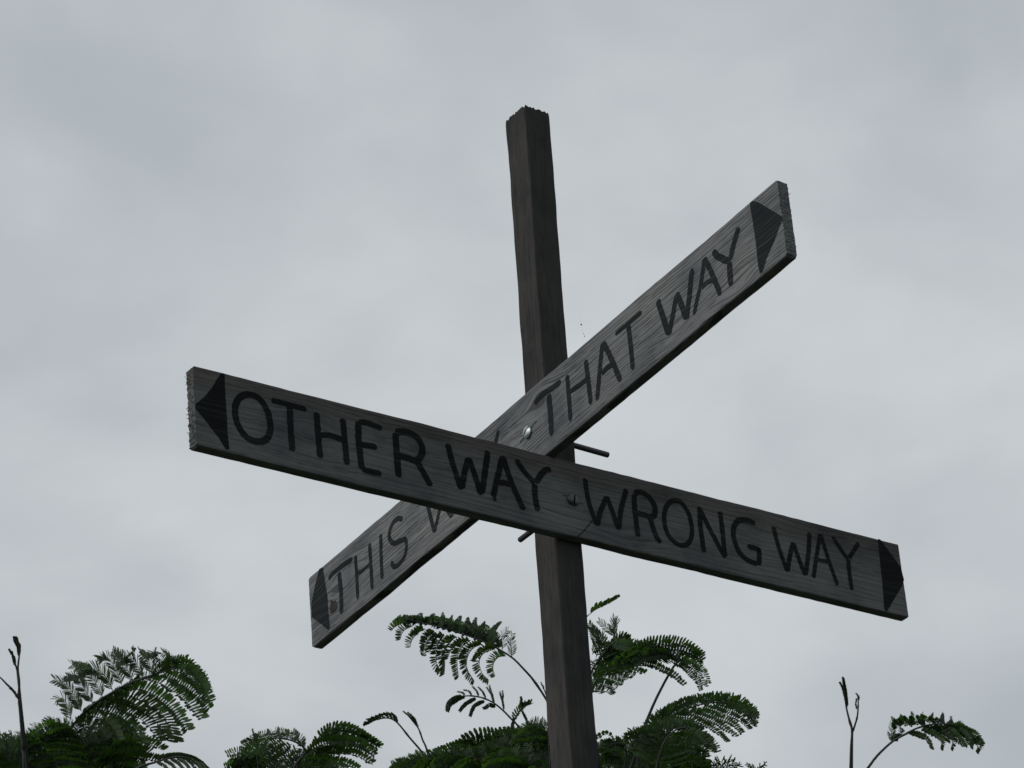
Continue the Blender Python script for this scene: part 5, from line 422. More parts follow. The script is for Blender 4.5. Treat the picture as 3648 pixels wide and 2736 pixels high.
(1,[1165,2970,5768,1145,2939,5831,1119,2914,5891,1061,2925,5934,998,2959,5950,943,3003,5944,919,3028,5933],0.0036,[(10,-1,(10,120),214,71,71,66,0.75,[[1154,2953,5803,-65,-13,2,-137,-35,-14],[1131,2920,5871,-77,-2,-2,-158,-11,-25],[1076,2922,5924,-69,12,-29,-138,12,-78],[1008,2954,5947,-49,8,-43,-99,1,-101],[959,2986,5951,-27,-5,-46,-59,-26,-102],[919,3028,5933,-29,-3,-47,-64,-22,-103]]),(10,-1,(30,150),214,71,57,66,0.75,[[1154,2953,5803,42,12,21,98,44,38],[1131,2920,5871,37,4,37,93,24,72],[1076,2922,5924,2,20,50,7,61,106],[1008,2954,5947,-10,42,31,-10,110,55],[959,2986,5951,1,49,12,16,115,23],[919,3028,5933,1,50,10,17,118,19]])],1),
(1,[852,2254,5646,854,2217,5696,855,2180,5745,877,2137,5783,918,2096,5799,968,2067,5789,994,2059,5774],0.0033,[(10,1,(10,120),200,67,67,66,0.75,[[853,2233,5673,19,-59,-17,30,-127,-51],[855,2193,5728,27,-70,-11,48,-147,-43],[871,2148,5774,34,-61,-30,57,-127,-79],[911,2102,5798,23,-41,-47,33,-90,-106],[951,2073,5797,2,-25,-48,-7,-63,-104],[994,2059,5774,3,-24,-50,-5,-62,-107]]),(10,1,(30,150),200,67,53,66,0.75,[[853,2233,5673,-3,38,32,1,97,63],[855,2193,5728,-8,34,40,-10,93,79],[871,2148,5774,13,13,49,39,38,105],[911,2102,5798,40,9,28,97,36,50],[951,2073,5797,41,22,10,90,64,20],[994,2059,5774,42,24,6,91,67,13]])],1),
(1,[933,2599,5866,905,2581,5919,877,2562,5972,834,2562,6016,783,2582,6040,736,2617,6037,718,2639,6024],0.0035,[(10,-1,(10,120),208,69,69,66,0.75,[[918,2589,5895,-62,-7,-9,-130,-23,-36],[887,2569,5953,-74,-4,-1,-154,-15,-23],[846,2561,6005,-71,9,-21,-143,6,-64],[791,2577,6038,-49,8,-43,-100,1,-99],[749,2603,6043,-25,-5,-47,-57,-27,-103],[718,2639,6024,-25,-4,-49,-57,-25,-106]]),(10,-1,(30,150),208,69,55,66,0.75,[[918,2589,5895,37,11,28,90,39,55],[887,2569,5953,38,4,36,94,25,69],[846,2561,6005,9,15,51,25,46,110],[791,2577,6038,-9,41,32,-9,106,59],[749,2603,6043,1,48,13,17,113,25],[718,2639,6024,3,50,9,20,116,18]])],1),
(1,[827,2482,5612,789,2472,5663,751,2463,5713,706,2464,5758,654,2483,5783,606,2519,5781,587,2542,5769],0.0034,[(10,-1,(10,120),203,68,68,66,0.75,[[806,2477,5640,-58,-3,-18,-120,-18,-53],[765,2466,5696,-71,3,-13,-145,-5,-46],[718,2463,5747,-69,7,-22,-140,4,-63],[662,2479,5781,-48,6,-41,-98,-3,-96],[619,2505,5787,-26,-6,-45,-59,-28,-99],[587,2542,5769,-26,-5,-48,-57,-27,-104]]),(10,-1,(30,150),203,68,54,66,0.75,[[806,2477,5640,31,11,33,78,38,67],[765,2466,5696,28,8,41,74,28,85],[718,2463,5747,9,16,50,23,49,107],[662,2479,5781,-8,41,31,-7,106,57],[619,2505,5787,1,48,13,17,113,25],[587,2542,5769,2,50,8,20,116,17]])],1),
(1,[997,2507,5712,992,2473,5764,988,2439,5815,1008,2397,5854,1048,2356,5870,1098,2328,5860,1123,2320,5845],0.0034,[(10,1,(10,120),206,69,69,66,0.75,[[994,2488,5741,18,-62,-12,30,-134,-42],[989,2451,5797,26,-73,-4,47,-155,-29],[1002,2408,5845,35,-63,-29,60,-130,-78],[1041,2362,5869,25,-42,-47,36,-91,-107],[1081,2333,5869,3,-25,-49,-6,-62,-106],[1123,2320,5845,4,-24,-51,-4,-61,-109]]),(10,1,(30,150),206,69,55,66,0.75,[[994,2488,5741,-5,41,29,0,103,55],[989,2451,5797,-10,39,37,-13,102,70],[1002,2408,5845,12,13,50,36,39,107],[1041,2362,5869,41,8,29,98,35,51],[1081,2333,5869,42,22,9,91,64,18],[1123,2320,5845,43,23,5,93,68,12]])],1),
(1,[748,2138,5655,716,2115,5719,707,2082,5774,750,2029,5804,809,1984,5808,872,1949,5794,904,1935,5780],0.0033,[(10,1,(10,120),198,66,66,66,0.75,[[730,2125,5691,-60,-8,-8,-127,-27,-34],[702,2097,5758,31,-64,-22,53,-135,-64],[738,2042,5797,33,-50,-43,54,-107,-102],[800,1990,5808,22,-39,-49,30,-86,-109],[851,1957,5803,3,-27,-47,-5,-66,-102],[904,1935,5780,6,-28,-47,0,-68,-103]]),(10,1,(30,150),198,66,53,66,0.75,[[730,2125,5691,38,12,26,90,41,51],[702,2097,5758,-2,27,45,0,76,94],[738,2042,5797,27,7,45,74,26,89],[800,1990,5808,41,10,26,98,39,46],[851,1957,5803,40,21,11,89,62,23],[904,1935,5780,42,21,10,92,63,19]])],1),
(1,[1151,2780,5727,1146,2749,5774,1141,2719,5821,1148,2683,5863,1175,2645,5889,1218,2619,5882,1240,2615,5865],0.0035,[(10,1,(10,120),211,70,70,66,0.75,[[1148,2763,5753,19,-64,-10,31,-138,-39],[1142,2730,5805,26,-75,-2,48,-159,-25],[1144,2693,5853,35,-68,-21,62,-142,-63],[1169,2651,5887,28,-48,-42,42,-102,-99],[1204,2624,5889,3,-25,-49,-5,-63,-106],[1240,2615,5865,2,-21,-52,-8,-56,-112]]),(10,1,(30,150),211,70,56,66,0.75,[[1148,2763,5753,-5,42,28,-1,105,53],[1142,2730,5805,-11,40,36,-15,105,67],[1144,2693,5853,5,19,51,17,53,108],[1169,2651,5887,37,7,33,92,32,61],[1204,2624,5889,42,22,9,92,65,17],[1240,2615,5865,43,25,3,92,72,7]])],1),
(1,[750,2249,5542,739,2225,5587,729,2200,5632,703,2189,5673,663,2197,5702,625,2224,5701,612,2243,5688],0.0033,[(10,-1,(10,120),198,66,66,66,0.75,[[744,2236,5567,14,-64,-6,22,-139,-28],[732,2209,5616,19,-75,4,35,-160,-12],[711,2189,5663,-71,4,-13,-146,-3,-47],[670,2194,5699,-53,5,-35,-108,-4,-85],[635,2213,5706,-25,-6,-45,-57,-29,-99],[612,2243,5688,-22,-7,-49,-51,-30,-105]]),(10,-1,(30,150),198,66,53,66,0.75,[[744,2236,5567,-4,43,24,2,108,46],[732,2209,5616,-11,43,31,-12,110,57],[711,2189,5663,18,12,48,46,36,103],[670,2194,5699,-6,36,36,-4,97,68],[635,2213,5706,3,48,12,20,112,24],[612,2243,5688,5,50,6,26,115,14]])],1),
(1,[1068,2823,5693,1042,2804,5745,1017,2785,5796,977,2781,5841,929,2797,5868,884,2831,5865,867,2853,5852],0.0035,[(10,-1,(10,120),211,70,70,66,0.75,[[1054,2812,5721,-63,-7,-6,-132,-24,-31],[1026,2792,5778,-76,-5,2,-157,-17,-17],[988,2781,5831,-72,8,-19,-147,5,-58],[936,2793,5865,-50,8,-41,-102,1,-95],[896,2818,5872,-26,-6,-47,-58,-28,-102],[867,2853,5852,-24,-5,-49,-55,-26,-106]]),(10,-1,(30,150),211,70,56,66,0.75,[[1054,2812,5721,38,11,27,92,40,51],[1026,2792,5778,39,5,35,96,26,65],[988,2781,5831,12,13,50,32,42,108],[936,2793,5865,-8,41,33,-8,106,60],[896,2818,5872,1,49,11,18,114,22],[867,2853,5852,3,50,7,21,117,15]])],1),
(2,[1370,2210,5526,1381,2168,5573,1391,2126,5621,1414,2081,5661,1454,2039,5679,1505,2008,5670,1532,2000,5654],0.0034,[(10,1,(10,120),204,68,68,66,0.75,[[1376,2187,5552,19,-55,-23,29,-119,-63],[1388,2141,5604,29,-66,-19,50,-137,-58],[1407,2093,5651,33,-61,-29,55,-127,-77],[1447,2045,5678,22,-41,-46,30,-89,-105],[1488,2015,5678,2,-25,-47,-9,-62,-102],[1532,2000,5654,2,-24,-49,-8,-60,-106]]),(10,1,(30,150),204,68,54,66,0.75,[[1376,2187,5552,0,32,35,8,86,72],[1388,2141,5604,-3,28,44,0,77,90],[1407,2093,5651,14,12,49,43,36,105],[1447,2045,5678,42,7,28,102,34,49],[1488,2015,5678,43,20,9,96,61,18],[1532,2000,5654,45,23,5,97,65,11]])],1),
(2,[1487,2502,5705,1461,2485,5755,1435,2468,5805,1439,2435,5847,1470,2395,5870,1515,2368,5862,1539,2363,5846],0.0035,[(10,1,(10,120),211,70,70,66,0.75,[[1473,2493,5732,-65,-6,-8,-135,-21,-34],[1444,2474,5787,-77,-3,0,-160,-12,-21],[1434,2445,5837,34,-65,-24,59,-136,-68],[1463,2401,5869,25,-43,-46,36,-93,-105],[1500,2374,5870,3,-25,-49,-7,-62,-106],[1539,2363,5846,2,-22,-52,-9,-56,-111]]),(10,1,(30,150),211,70,56,66,0.75,[[1473,2493,5732,39,10,28,95,37,53],[1444,2474,5787,40,4,36,99,23,67],[1434,2445,5837,8,16,50,26,46,109],[1463,2401,5869,41,7,30,101,32,53],[1500,2374,5870,43,20,9,95,62,17],[1539,2363,5846,44,24,3,95,68,8]])],1),
(2,[1631,2622,5747,1633,2587,5794,1635,2551,5841,1646,2513,5883,1674,2473,5910,1719,2446,5903,1742,2441,5886],0.0036,[(10,1,(10,120),214,71,71,66,0.75,[[1632,2603,5773,20,-61,-17,32,-129,-52],[1635,2564,5824,29,-72,-11,52,-150,-43],[1642,2523,5873,34,-67,-22,60,-139,-64],[1668,2479,5908,27,-47,-42,40,-101,-98],[1704,2451,5911,3,-24,-49,-7,-61,-107],[1742,2441,5886,1,-20,-52,-11,-53,-112]]),(10,1,(30,150),214,71,57,66,0.75,[[1632,2603,5773,-3,36,32,2,95,63],[1635,2564,5824,-8,33,41,-10,91,81],[1642,2523,5873,6,17,51,21,49,109],[1668,2479,5908,38,6,34,96,29,63],[1704,2451,5911,44,20,9,96,61,17],[1742,2441,5886,45,24,3,96,69,7]])],1),
(2,[1469,2607,5880,1431,2591,5940,1393,2575,6000,1336,2585,6044,1274,2616,6062,1220,2658,6058,1196,2684,6046],0.0036,[(10,-1,(10,120),214,71,71,66,0.75,[[1448,2598,5913,-63,-2,-13,-132,-15,-44],[1407,2581,5979,-76,2,-7,-157,-4,-36],[1350,2582,6033,-70,13,-28,-141,14,-76],[1284,2611,6060,-50,9,-44,-102,4,-101],[1235,2642,6066,-27,-4,-48,-62,-24,-104],[1196,2684,6046,-30,-2,-47,-65,-20,-104]]),(10,-1,(30,150),214,71,57,66,0.75,[[1448,2598,5913,37,9,31,90,34,61],[1407,2581,5979,34,3,41,88,21,80],[1350,2582,6033,5,18,51,13,56,108],[1284,2611,6060,-9,41,32,-7,106,57],[1235,2642,6066,2,48,12,19,112,23],[1196,2684,6046,2,49,10,20,114,20]])],1),
(2,[1260,2238,5522,1251,2204,5578,1240,2172,5634,1188,2179,5674,1132,2207,5692,1083,2246,5687,1062,2269,5676],0.0034,[(10,-1,(10,120),203,68,68,66,0.75,[[1255,2219,5553,15,-63,-8,23,-135,-34],[1244,2182,5615,18,-74,5,32,-159,-9],[1201,2178,5664,-69,10,-25,-140,8,-70],[1141,2203,5690,-50,7,-42,-101,0,-97],[1096,2231,5694,-26,-6,-45,-61,-27,-99],[1062,2269,5676,-30,-3,-46,-65,-23,-101]]),(10,-1,(30,150),203,68,54,66,0.75,[[1255,2219,5553,-4,41,27,4,104,50],[1244,2182,5615,-10,44,30,-9,110,55],[1201,2178,5664,7,17,49,18,54,104],[1141,2203,5690,-7,40,30,-3,105,54],[1096,2231,5694,4,47,12,23,110,23],[1062,2269,5676,3,49,10,23,113,19]])],1),
(2,[1128,2031,5648,1111,2009,5696,1094,1987,5743,1064,1979,5785,1021,1990,5812,982,2020,5810,968,2039,5797],0.0033,[(10,-1,(10,120),200,67,67,66,0.75,[[1119,2019,5674,-63,-11,-1,-134,-31,-20],[1100,1995,5726,-73,-11,8,-156,-28,-3],[1073,1980,5775,-73,5,-16,-148,1,-53],[1028,1987,5810,-51,7,-40,-105,-1,-93],[992,2008,5816,-26,-6,-46,-60,-27,-100],[968,2039,5797,-24,-5,-48,-56,-26,-105]]),(10,-1,(30,150),200,67,53,66,0.75,[[1119,2019,5674,41,12,23,97,42,43],[1100,1995,5726,45,5,29,106,29,52],[1073,1980,5775,17,10,48,44,35,105],[1028,1987,5810,-5,37,33,-2,99,61],[992,2008,5816,4,46,12,23,109,24],[968,2039,5797,6,49,8,27,112,16]])],1),
(2,[1189,2029,5412,1179,2002,5460,1169,1974,5508,1180,1938,5546,1213,1901,5565,1256,1875,5557,1279,1870,5542],0.0033,[(10,1,(10,120),198,66,66,66,0.75,[[1183,2014,5439,13,-63,-6,19,-136,-29],[1172,1984,5491,18,-73,3,32,-156,-13],[1176,1948,5537,31,-63,-24,52,-131,-68],[1206,1906,5564,22,-41,-44,30,-91,-101],[1242,1880,5565,0,-24,-47,-12,-60,-102],[1279,1870,5542,0,-23,-49,-12,-58,-106]]),(10,1,(30,150),198,66,53,66,0.75,[[1183,2014,5439,-2,42,24,6,105,46],[1172,1984,5491,-9,42,31,-8,107,58],[1176,1948,5537,10,16,48,31,45,104],[1206,1906,5564,41,9,29,99,35,51],[1242,1880,5565,42,22,9,93,64,17],[1279,1870,5542,43,24,5,94,68,10]])],1),
(2,[1293,2071,5586,1309,2026,5632,1324,1982,5679,1349,1935,5718,1391,1891,5736,1444,1860,5727,1472,1851,5711],0.0034,[(10,1,(10,120),202,67,67,66,0.75,[[1302,2046,5611,19,-53,-26,28,-113,-69],[1319,1997,5662,30,-62,-23,50,-130,-67],[1342,1947,5709,32,-59,-31,53,-124,-80],[1384,1898,5735,21,-40,-46,29,-88,-105],[1427,1867,5735,1,-26,-47,-10,-63,-102],[1472,1851,5711,3,-24,-49,-8,-60,-106]]),(10,1,(30,150),202,67,54,66,0.75,[[1302,2046,5611,2,30,37,11,80,77],[1319,1997,5662,0,25,46,6,70,96],[1342,1947,5709,15,12,49,46,34,104],[1384,1898,5735,42,7,28,102,34,49],[1427,1867,5735,42,20,10,95,60,20],[1472,1851,5711,44,22,6,97,64,13]])],1),
(2,[1344,2275,5581,1316,2255,5636,1289,2235,5692,1315,2189,5728,1361,2147,5741,1414,2118,5730,1441,2109,5714],0.0034,[(10,1,(10,120),205,68,68,66,0.75,[[1329,2264,5611,-64,-7,-7,-134,-23,-32],[1299,2242,5672,-76,-5,1,-158,-16,-18],[1308,2201,5719,34,-60,-32,57,-124,-82],[1353,2153,5740,23,-40,-47,31,-88,-107],[1396,2124,5739,1,-25,-48,-10,-61,-104],[1441,2109,5714,4,-25,-49,-6,-62,-106]]),(10,1,(30,150),205,68,55,66,0.75,[[1329,2264,5611,39,11,27,95,38,50],[1299,2242,5672,40,4,34,99,25,64],[1308,2201,5719,16,11,49,48,34,104],[1353,2153,5740,43,8,27,102,35,48],[1396,2124,5739,43,21,8,94,62,17],[1441,2109,5714,44,22,7,96,64,13]])],1),
(3,[1698,2127,5560,1664,2119,5606,1629,2111,5652,1592,2105,5696,1549,2112,5730,1506,2142,5731,1491,2163,5717],0.0034,[(10,-1,(10,120),206,69,69,66,0.75,[[1679,2123,5585,-62,-1,-17,-129,-13,-52],[1641,2114,5636,-75,4,-12,-154,0,-45],[1602,2106,5686,-76,6,-14,-156,4,-48],[1556,2110,5726,-60,7,-31,-122,1,-78],[1517,2131,5735,-30,-4,-44,-68,-23,-98],[1491,2163,5717,-24,-4,-50,-58,-24,-107]]),(10,-1,(30,150),206,69,55,66,0.75,[[1679,2123,5585,34,9,34,86,33,67],[1641,2114,5636,32,4,42,82,22,85],[1602,2106,5686,19,9,48,51,31,103],[1556,2110,5726,-2,31,39,2,87,75],[1517,2131,5735,4,46,13,24,108,25],[1491,2163,5717,8,49,5,31,112,12]])],1),
(3,[1981,2258,5909,1969,2220,5972,1967,2180,6030,2004,2127,6067,2062,2081,6072,2123,2047,6058,2155,2035,6043],0.0036,[(10,1,(10,120),214,71,71,66,0.75,[[1975,2237,5944,14,-63,-8,22,-135,-33],[1964,2195,6012,30,-68,-15,51,-142,-52],[1995,2140,6057,35,-56,-37,56,-115,-94],[2053,2088,6072,23,-38,-50,30,-83,-113],[2103,2055,6068,1,-24,-49,-10,-58,-107],[2155,2035,6043,5,-25,-50,-4,-61,-109]]),(10,1,(30,150),214,71,57,66,0.75,[[1975,2237,5944,-4,41,26,5,103,50],[1964,2195,6012,-5,31,43,-4,83,87],[1995,2140,6057,22,6,50,64,22,104],[2053,2088,6072,46,5,27,109,30,47],[2103,2055,6068,45,18,10,100,57,19],[2155,2035,6043,47,19,8,103,58,15]])],1),
(3,[1735,2020,5567,1718,1997,5615,1700,1974,5664,1708,1940,5704,1739,1902,5726,1782,1876,5718,1805,1871,5702],0.0034,[(10,1,(10,120),205,68,68,66,0.75,[[1725,2008,5593,-65,-11,0,-140,-29,-18],[1706,1982,5647,-76,-10,10,-163,-25,0],[1704,1950,5695,31,-64,-23,52,-133,-67],[1732,1907,5725,22,-41,-45,30,-89,-103],[1768,1881,5726,0,-23,-48,-14,-58,-104],[1805,1871,5702,-1,-21,-50,-14,-54,-108]]),(10,1,(30,150),205,68,55,66,0.75,[[1725,2008,5593,44,10,22,103,39,41],[1706,1982,5647,47,4,28,112,26,51],[1704,1950,5695,9,15,49,30,44,106],[1732,1907,5725,43,7,29,103,31,52],[1768,1881,5726,44,20,8,97,60,17],[1805,1871,5702,45,23,4,98,66,9]])],1),
(3,[1685,2082,5563,1658,2064,5616,1630,2046,5668,1588,2045,5711,1537,2065,5735,1492,2099,5732,1474,2121,5720],0.0034,[(10,-1,(10,120),205,68,68,66,0.75,[[1670,2072,5592,-65,-5,-8,-136,-20,-34],[1640,2052,5650,-77,-2,-1,-161,-11,-21],[1599,2045,5701,-73,9,-21,-149,9,-61],[1545,2060,5733,-51,9,-41,-107,4,-96],[1504,2086,5739,-28,-4,-46,-64,-24,-101],[1474,2121,5720,-28,-3,-48,-64,-21,-104]]),(10,-1,(30,150),205,68,55,66,0.75,[[1670,2072,5592,40,10,27,97,36,52],[1640,2052,5650,41,4,34,101,23,65],[1599,2045,5701,13,13,49,34,42,106],[1545,2060,5733,-5,39,31,0,102,57],[1504,2086,5739,5,46,11,26,108,22],[1474,2121,5720,6,49,7,28,112,15]])],1),
(3,[1797,2009,5554,1799,1962,5617,1812,1913,5672,1856,1857,5704,1919,1810,5708,1984,1773,5693,2018,1759,5679],0.0034,[(10,1,(10,120),205,68,68,66,0.75,[[1798,1983,5588,17,-58,-16,24,-125,-49],[1803,1931,5655,31,-58,-29,49,-122,-78],[1845,1871,5696,31,-50,-42,49,-105,-101],[1909,1817,5707,20,-37,-48,25,-82,-109],[1962,1782,5703,1,-25,-47,-11,-61,-102],[2018,1759,5679,4,-27,-47,-7,-64,-103]]),(10,1,(30,150),205,68,55,66,0.75,[[1798,1983,5588,-1,36,32,8,93,61],[1803,1931,5655,6,19,48,21,54,102],[1845,1871,5696,29,5,45,81,20,90],[1909,1817,5707,46,7,26,109,32,45],[1962,1782,5703,45,19,10,100,57,19],[2018,1759,5679,46,19,8,102,58,16]])],1),
(3,[1638,1929,5534,1645,1887,5585,1652,1845,5636,1606,1848,5679,1550,1872,5699,1501,1911,5696,1480,1934,5685],0.0034,[(10,-1,(10,120),203,68,68,66,0.75,[[1642,1906,5562,17,-57,-20,25,-120,-57],[1649,1860,5618,27,-66,-15,45,-139,-51],[1618,1846,5668,-71,11,-24,-145,11,-68],[1559,1868,5697,-51,9,-41,-106,3,-96],[1514,1896,5703,-29,-4,-45,-66,-24,-99],[1480,1934,5685,-30,-3,-47,-68,-21,-102]]),(10,-1,(30,150),203,68,54,66,0.75,[[1642,1906,5562,0,33,33,9,88,67],[1649,1860,5618,-3,30,42,0,82,84],[1618,1846,5668,10,15,49,26,49,105],[1559,1868,5697,-5,39,31,1,102,56],[1514,1896,5703,5,46,12,27,107,23],[1480,1934,5685,6,47,9,27,110,18]])],1),
(3,[1942,2325,5922,1939,2288,5977,1936,2251,6032,1891,2252,6076,1836,2275,6099,1787,2313,6095,1767,2336,6083],0.0036,[(10,-1,(10,120),215,72,72,66,0.75,[[1941,2305,5952,17,-61,-13,27,-131,-44],[1937,2264,6013,26,-72,-6,46,-152,-34],[1903,2250,6065,-75,13,-23,-152,16,-67],[1844,2270,6096,-53,12,-43,-109,8,-100],[1800,2298,6102,-29,-2,-48,-65,-20,-104],[1767,2336,6083,-30,-1,-50,-67,-17,-108]]),(10,-1,(30,150),215,72,57,66,0.75,[[1941,2305,5952,-3,38,31,4,98,59],[1937,2264,6013,-8,36,38,-9,96,74],[1903,2250,6065,11,13,52,28,43,111],[1844,2270,6096,-6,40,33,-2,103,59],[1800,2298,6102,4,47,12,25,109,23],[1767,2336,6083,4,49,8,26,112,17]])],1),
(3,[1717,1906,5571,1723,1865,5623,1728,1823,5675,1757,1776,5712,1803,1733,5725,1857,1702,5714,1886,1692,5698],0.0034,[(10,1,(10,120),203,68,68,66,0.75,[[1720,1883,5599,17,-56,-19,25,-120,-55],[1726,1838,5657,26,-67,-15,45,-140,-50],[1749,1788,5703,32,-58,-33,51,-120,-84],[1796,1739,5724,20,-39,-47,25,-85,-107],[1839,1708,5723,0,-23,-48,-14,-58,-104],[1886,1692,5698,2,-24,-48,-10,-59,-105]]),(10,1,(30,150),203,68,54,66,0.75,[[1720,1883,5599,0,34,34,9,89,66],[1726,1838,5657,-3,30,41,-1,83,83],[1749,1788,5703,19,9,48,54,29,103],[1796,1739,5724,44,7,27,106,32,48],[1839,1708,5723,45,20,9,99,59,18],[1886,1692,5698,45,21,7,100,61,14]])],1),
(3,[1847,2290,5851,1816,2266,5915,1780,2249,5976,1719,2261,6019,1654,2298,6033,1597,2343,6027,1572,2369,6017],0.0035,[(10,-1,(10,120),213,71,71,66,0.75,[[1830,2277,5886,-66,-6,-6,-140,-20,-31],[1795,2252,5956,-77,6,-13,-157,4,-46],[1734,2258,6008,-70,15,-31,-141,18,-81],[1664,2292,6031,-51,11,-45,-104,7,-102],[1614,2326,6035,-30,-3,-47,-67,-21,-103],[1572,2369,6017,-33,-1,-47,-71,-17,-104]]),(10,-1,(30,150),213,71,57,66,0.75,[[1830,2277,5886,42,9,27,100,34,51],[1795,2252,5956,32,4,43,82,20,88],[1734,2258,6008,4,19,50,11,59,106],[1664,2292,6031,-7,41,31,-3,105,55],[1614,2326,6035,3,46,12,22,109,24],[1572,2369,6017,3,48,10,22,112,20]])],1),
(4,[2302,1904,5623,2302,1860,5684,2292,1826,5742,2232,1838,5785,2168,1874,5799,2112,1918,5794,2087,1944,5783],0.0035,[(10,-1,(10,120),210,70,70,66,0.75,[[2302,1880,5657,16,-59,-15,22,-125,-47],[2299,1835,5723,-80,-8,9,-170,-20,-2],[2247,1835,5774,-72,15,-30,-146,19,-78],[2177,1869,5797,-52,11,-43,-109,7,-100],[2128,1902,5801,-32,-2,-46,-72,-19,-100],[2087,1944,5783,-35,0,-46,-77,-15,-101]]),(10,-1,(30,150),210,70,56,66,0.75,[[2302,1880,5657,0,36,31,10,92,59],[2299,1835,5723,48,2,29,116,21,52],[2247,1835,5774,6,18,49,17,56,103],[2177,1869,5797,-4,39,30,4,101,54],[2128,1902,5801,5,45,12,28,105,23],[2087,1944,5783,5,47,10,28,109,20]])],1),
(4,[2347,1880,5631,2326,1855,5686,2306,1830,5741,2328,1786,5779,2371,1744,5794,2422,1715,5783,2449,1707,5767],0.0035,[(10,1,(10,120),210,70,70,66,0.75,[[2335,1866,5661,-68,-8,-1,-146,-23,-20],[2313,1838,5721,-80,-7,10,-170,-19,-1],[2322,1797,5770,31,-59,-30,51,-122,-80],[2364,1750,5793,20,-39,-47,25,-84,-107],[2405,1721,5792,-2,-22,-49,-17,-55,-105],[2449,1707,5767,0,-22,-50,-14,-55,-108]]),(10,1,(30,150),210,70,56,66,0.75,[[2335,1866,5661,46,8,23,108,35,42],[2313,1838,5721,48,2,30,116,21,53],[2322,1797,5770,17,10,49,50,30,106],[2364,1750,5793,45,5,28,110,28,49],[2405,1721,5792,46,18,8,103,57,16],[2449,1707,5767,48,20,5,105,60,11]])],1),
(4,[2269,1869,5699,2259,1830,5762,2240,1802,5820,2180,1814,5862,2117,1850,5876,2062,1894,5871,2037,1920,5860],0.0035,[(10,-1,(10,120),210,70,70,66,0.75,[[2263,1848,5734,13,-62,-9,19,-131,-35],[2250,1809,5801,-80,0,-1,-167,-6,-23],[2195,1811,5852,-71,16,-30,-145,19,-79],[2127,1845,5874,-53,11,-43,-109,8,-100],[2078,1878,5878,-32,-2,-46,-72,-19,-101],[2037,1920,5860,-34,0,-46,-76,-15,-102]]),(10,-1,(30,150),210,70,56,66,0.75,[[2263,1848,5734,-1,39,27,10,98,51],[2250,1809,5801,42,1,36,105,17,69],[2195,1811,5852,7,18,49,17,56,104],[2127,1845,5874,-5,39,30,3,101,54],[2078,1878,5878,5,45,12,27,105,24],[2037,1920,5860,5,46,10,28,108,20]])],1),
(4,[2242,1857,5546,2232,1821,5605,2216,1791,5663,2161,1801,5705,2101,1833,5720,2049,1874,5715,2026,1899,5704],0.0035,[(10,-1,(10,120),208,69,69,66,0.75,[[2236,1837,5579,13,-61,-8,17,-131,-33],[2224,1800,5643,-79,-7,9,-169,-19,-3],[2175,1798,5694,-72,14,-27,-148,17,-74],[2110,1828,5718,-52,10,-42,-109,6,-98],[2063,1858,5722,-31,-2,-45,-70,-20,-99],[2026,1899,5704,-34,-1,-46,-75,-17,-101]]),(10,-1,(30,150),208,69,55,66,0.75,[[2236,1837,5579,0,40,26,11,100,49],[2224,1800,5643,48,2,30,114,21,54],[2175,1798,5694,8,17,49,21,53,104],[2110,1828,5718,-4,39,30,4,101,54],[2063,1858,5722,7,46,12,30,106,23],[2026,1899,5704,6,46,10,29,108,19]])],1),
(4,[2226,1889,5680,2188,1880,5730,2149,1871,5781,2105,1870,5827,2054,1886,5855,2006,1922,5854,1988,1944,5841],0.0035,[(10,-1,(10,120),209,70,70,66,0.75,[[2205,1884,5708,-64,1,-19,-134,-8,-54],[2163,1874,5763,-77,7,-13,-159,5,-46],[2117,1869,5816,-76,11,-20,-156,13,-60],[2062,1882,5853,-54,11,-41,-112,8,-96],[2019,1908,5860,-31,-2,-46,-71,-19,-101],[1988,1944,5841,-30,-1,-49,-67,-18,-106]]),(10,-1,(30,150),209,70,56,66,0.75,[[2205,1884,5708,36,8,33,89,29,68],[2163,1874,5763,33,3,43,85,18,87],[2117,1869,5816,15,11,50,39,37,108],[2062,1882,5853,-4,38,32,3,99,58],[2019,1908,5860,6,45,12,28,106,24],[1988,1944,5841,7,48,7,31,109,15]])],1),
(4,[2375,1965,5649,2383,1919,5705,2389,1874,5761,2331,1885,5805,2269,1916,5824,2213,1959,5819,2190,1985,5808],0.0035,[(10,-1,(10,120),211,70,70,66,0.75,[[2379,1940,5680,18,-56,-20,25,-119,-58],[2388,1889,5742,26,-68,-12,43,-141,-46],[2345,1882,5794,-73,15,-28,-149,19,-74],[2278,1911,5821,-53,11,-43,-111,9,-99],[2229,1943,5827,-32,-2,-47,-71,-19,-101],[2190,1985,5808,-34,0,-47,-76,-15,-102]]),(10,-1,(30,150),211,70,56,66,0.75,[[2379,1940,5680,2,32,34,12,85,68],[2388,1889,5742,-4,31,41,-1,84,82],[2345,1882,5794,9,16,50,22,51,106],[2278,1911,5821,-4,39,31,4,101,55],[2229,1943,5827,6,45,11,29,105,22],[2190,1985,5808,5,47,9,29,108,18]])],1),
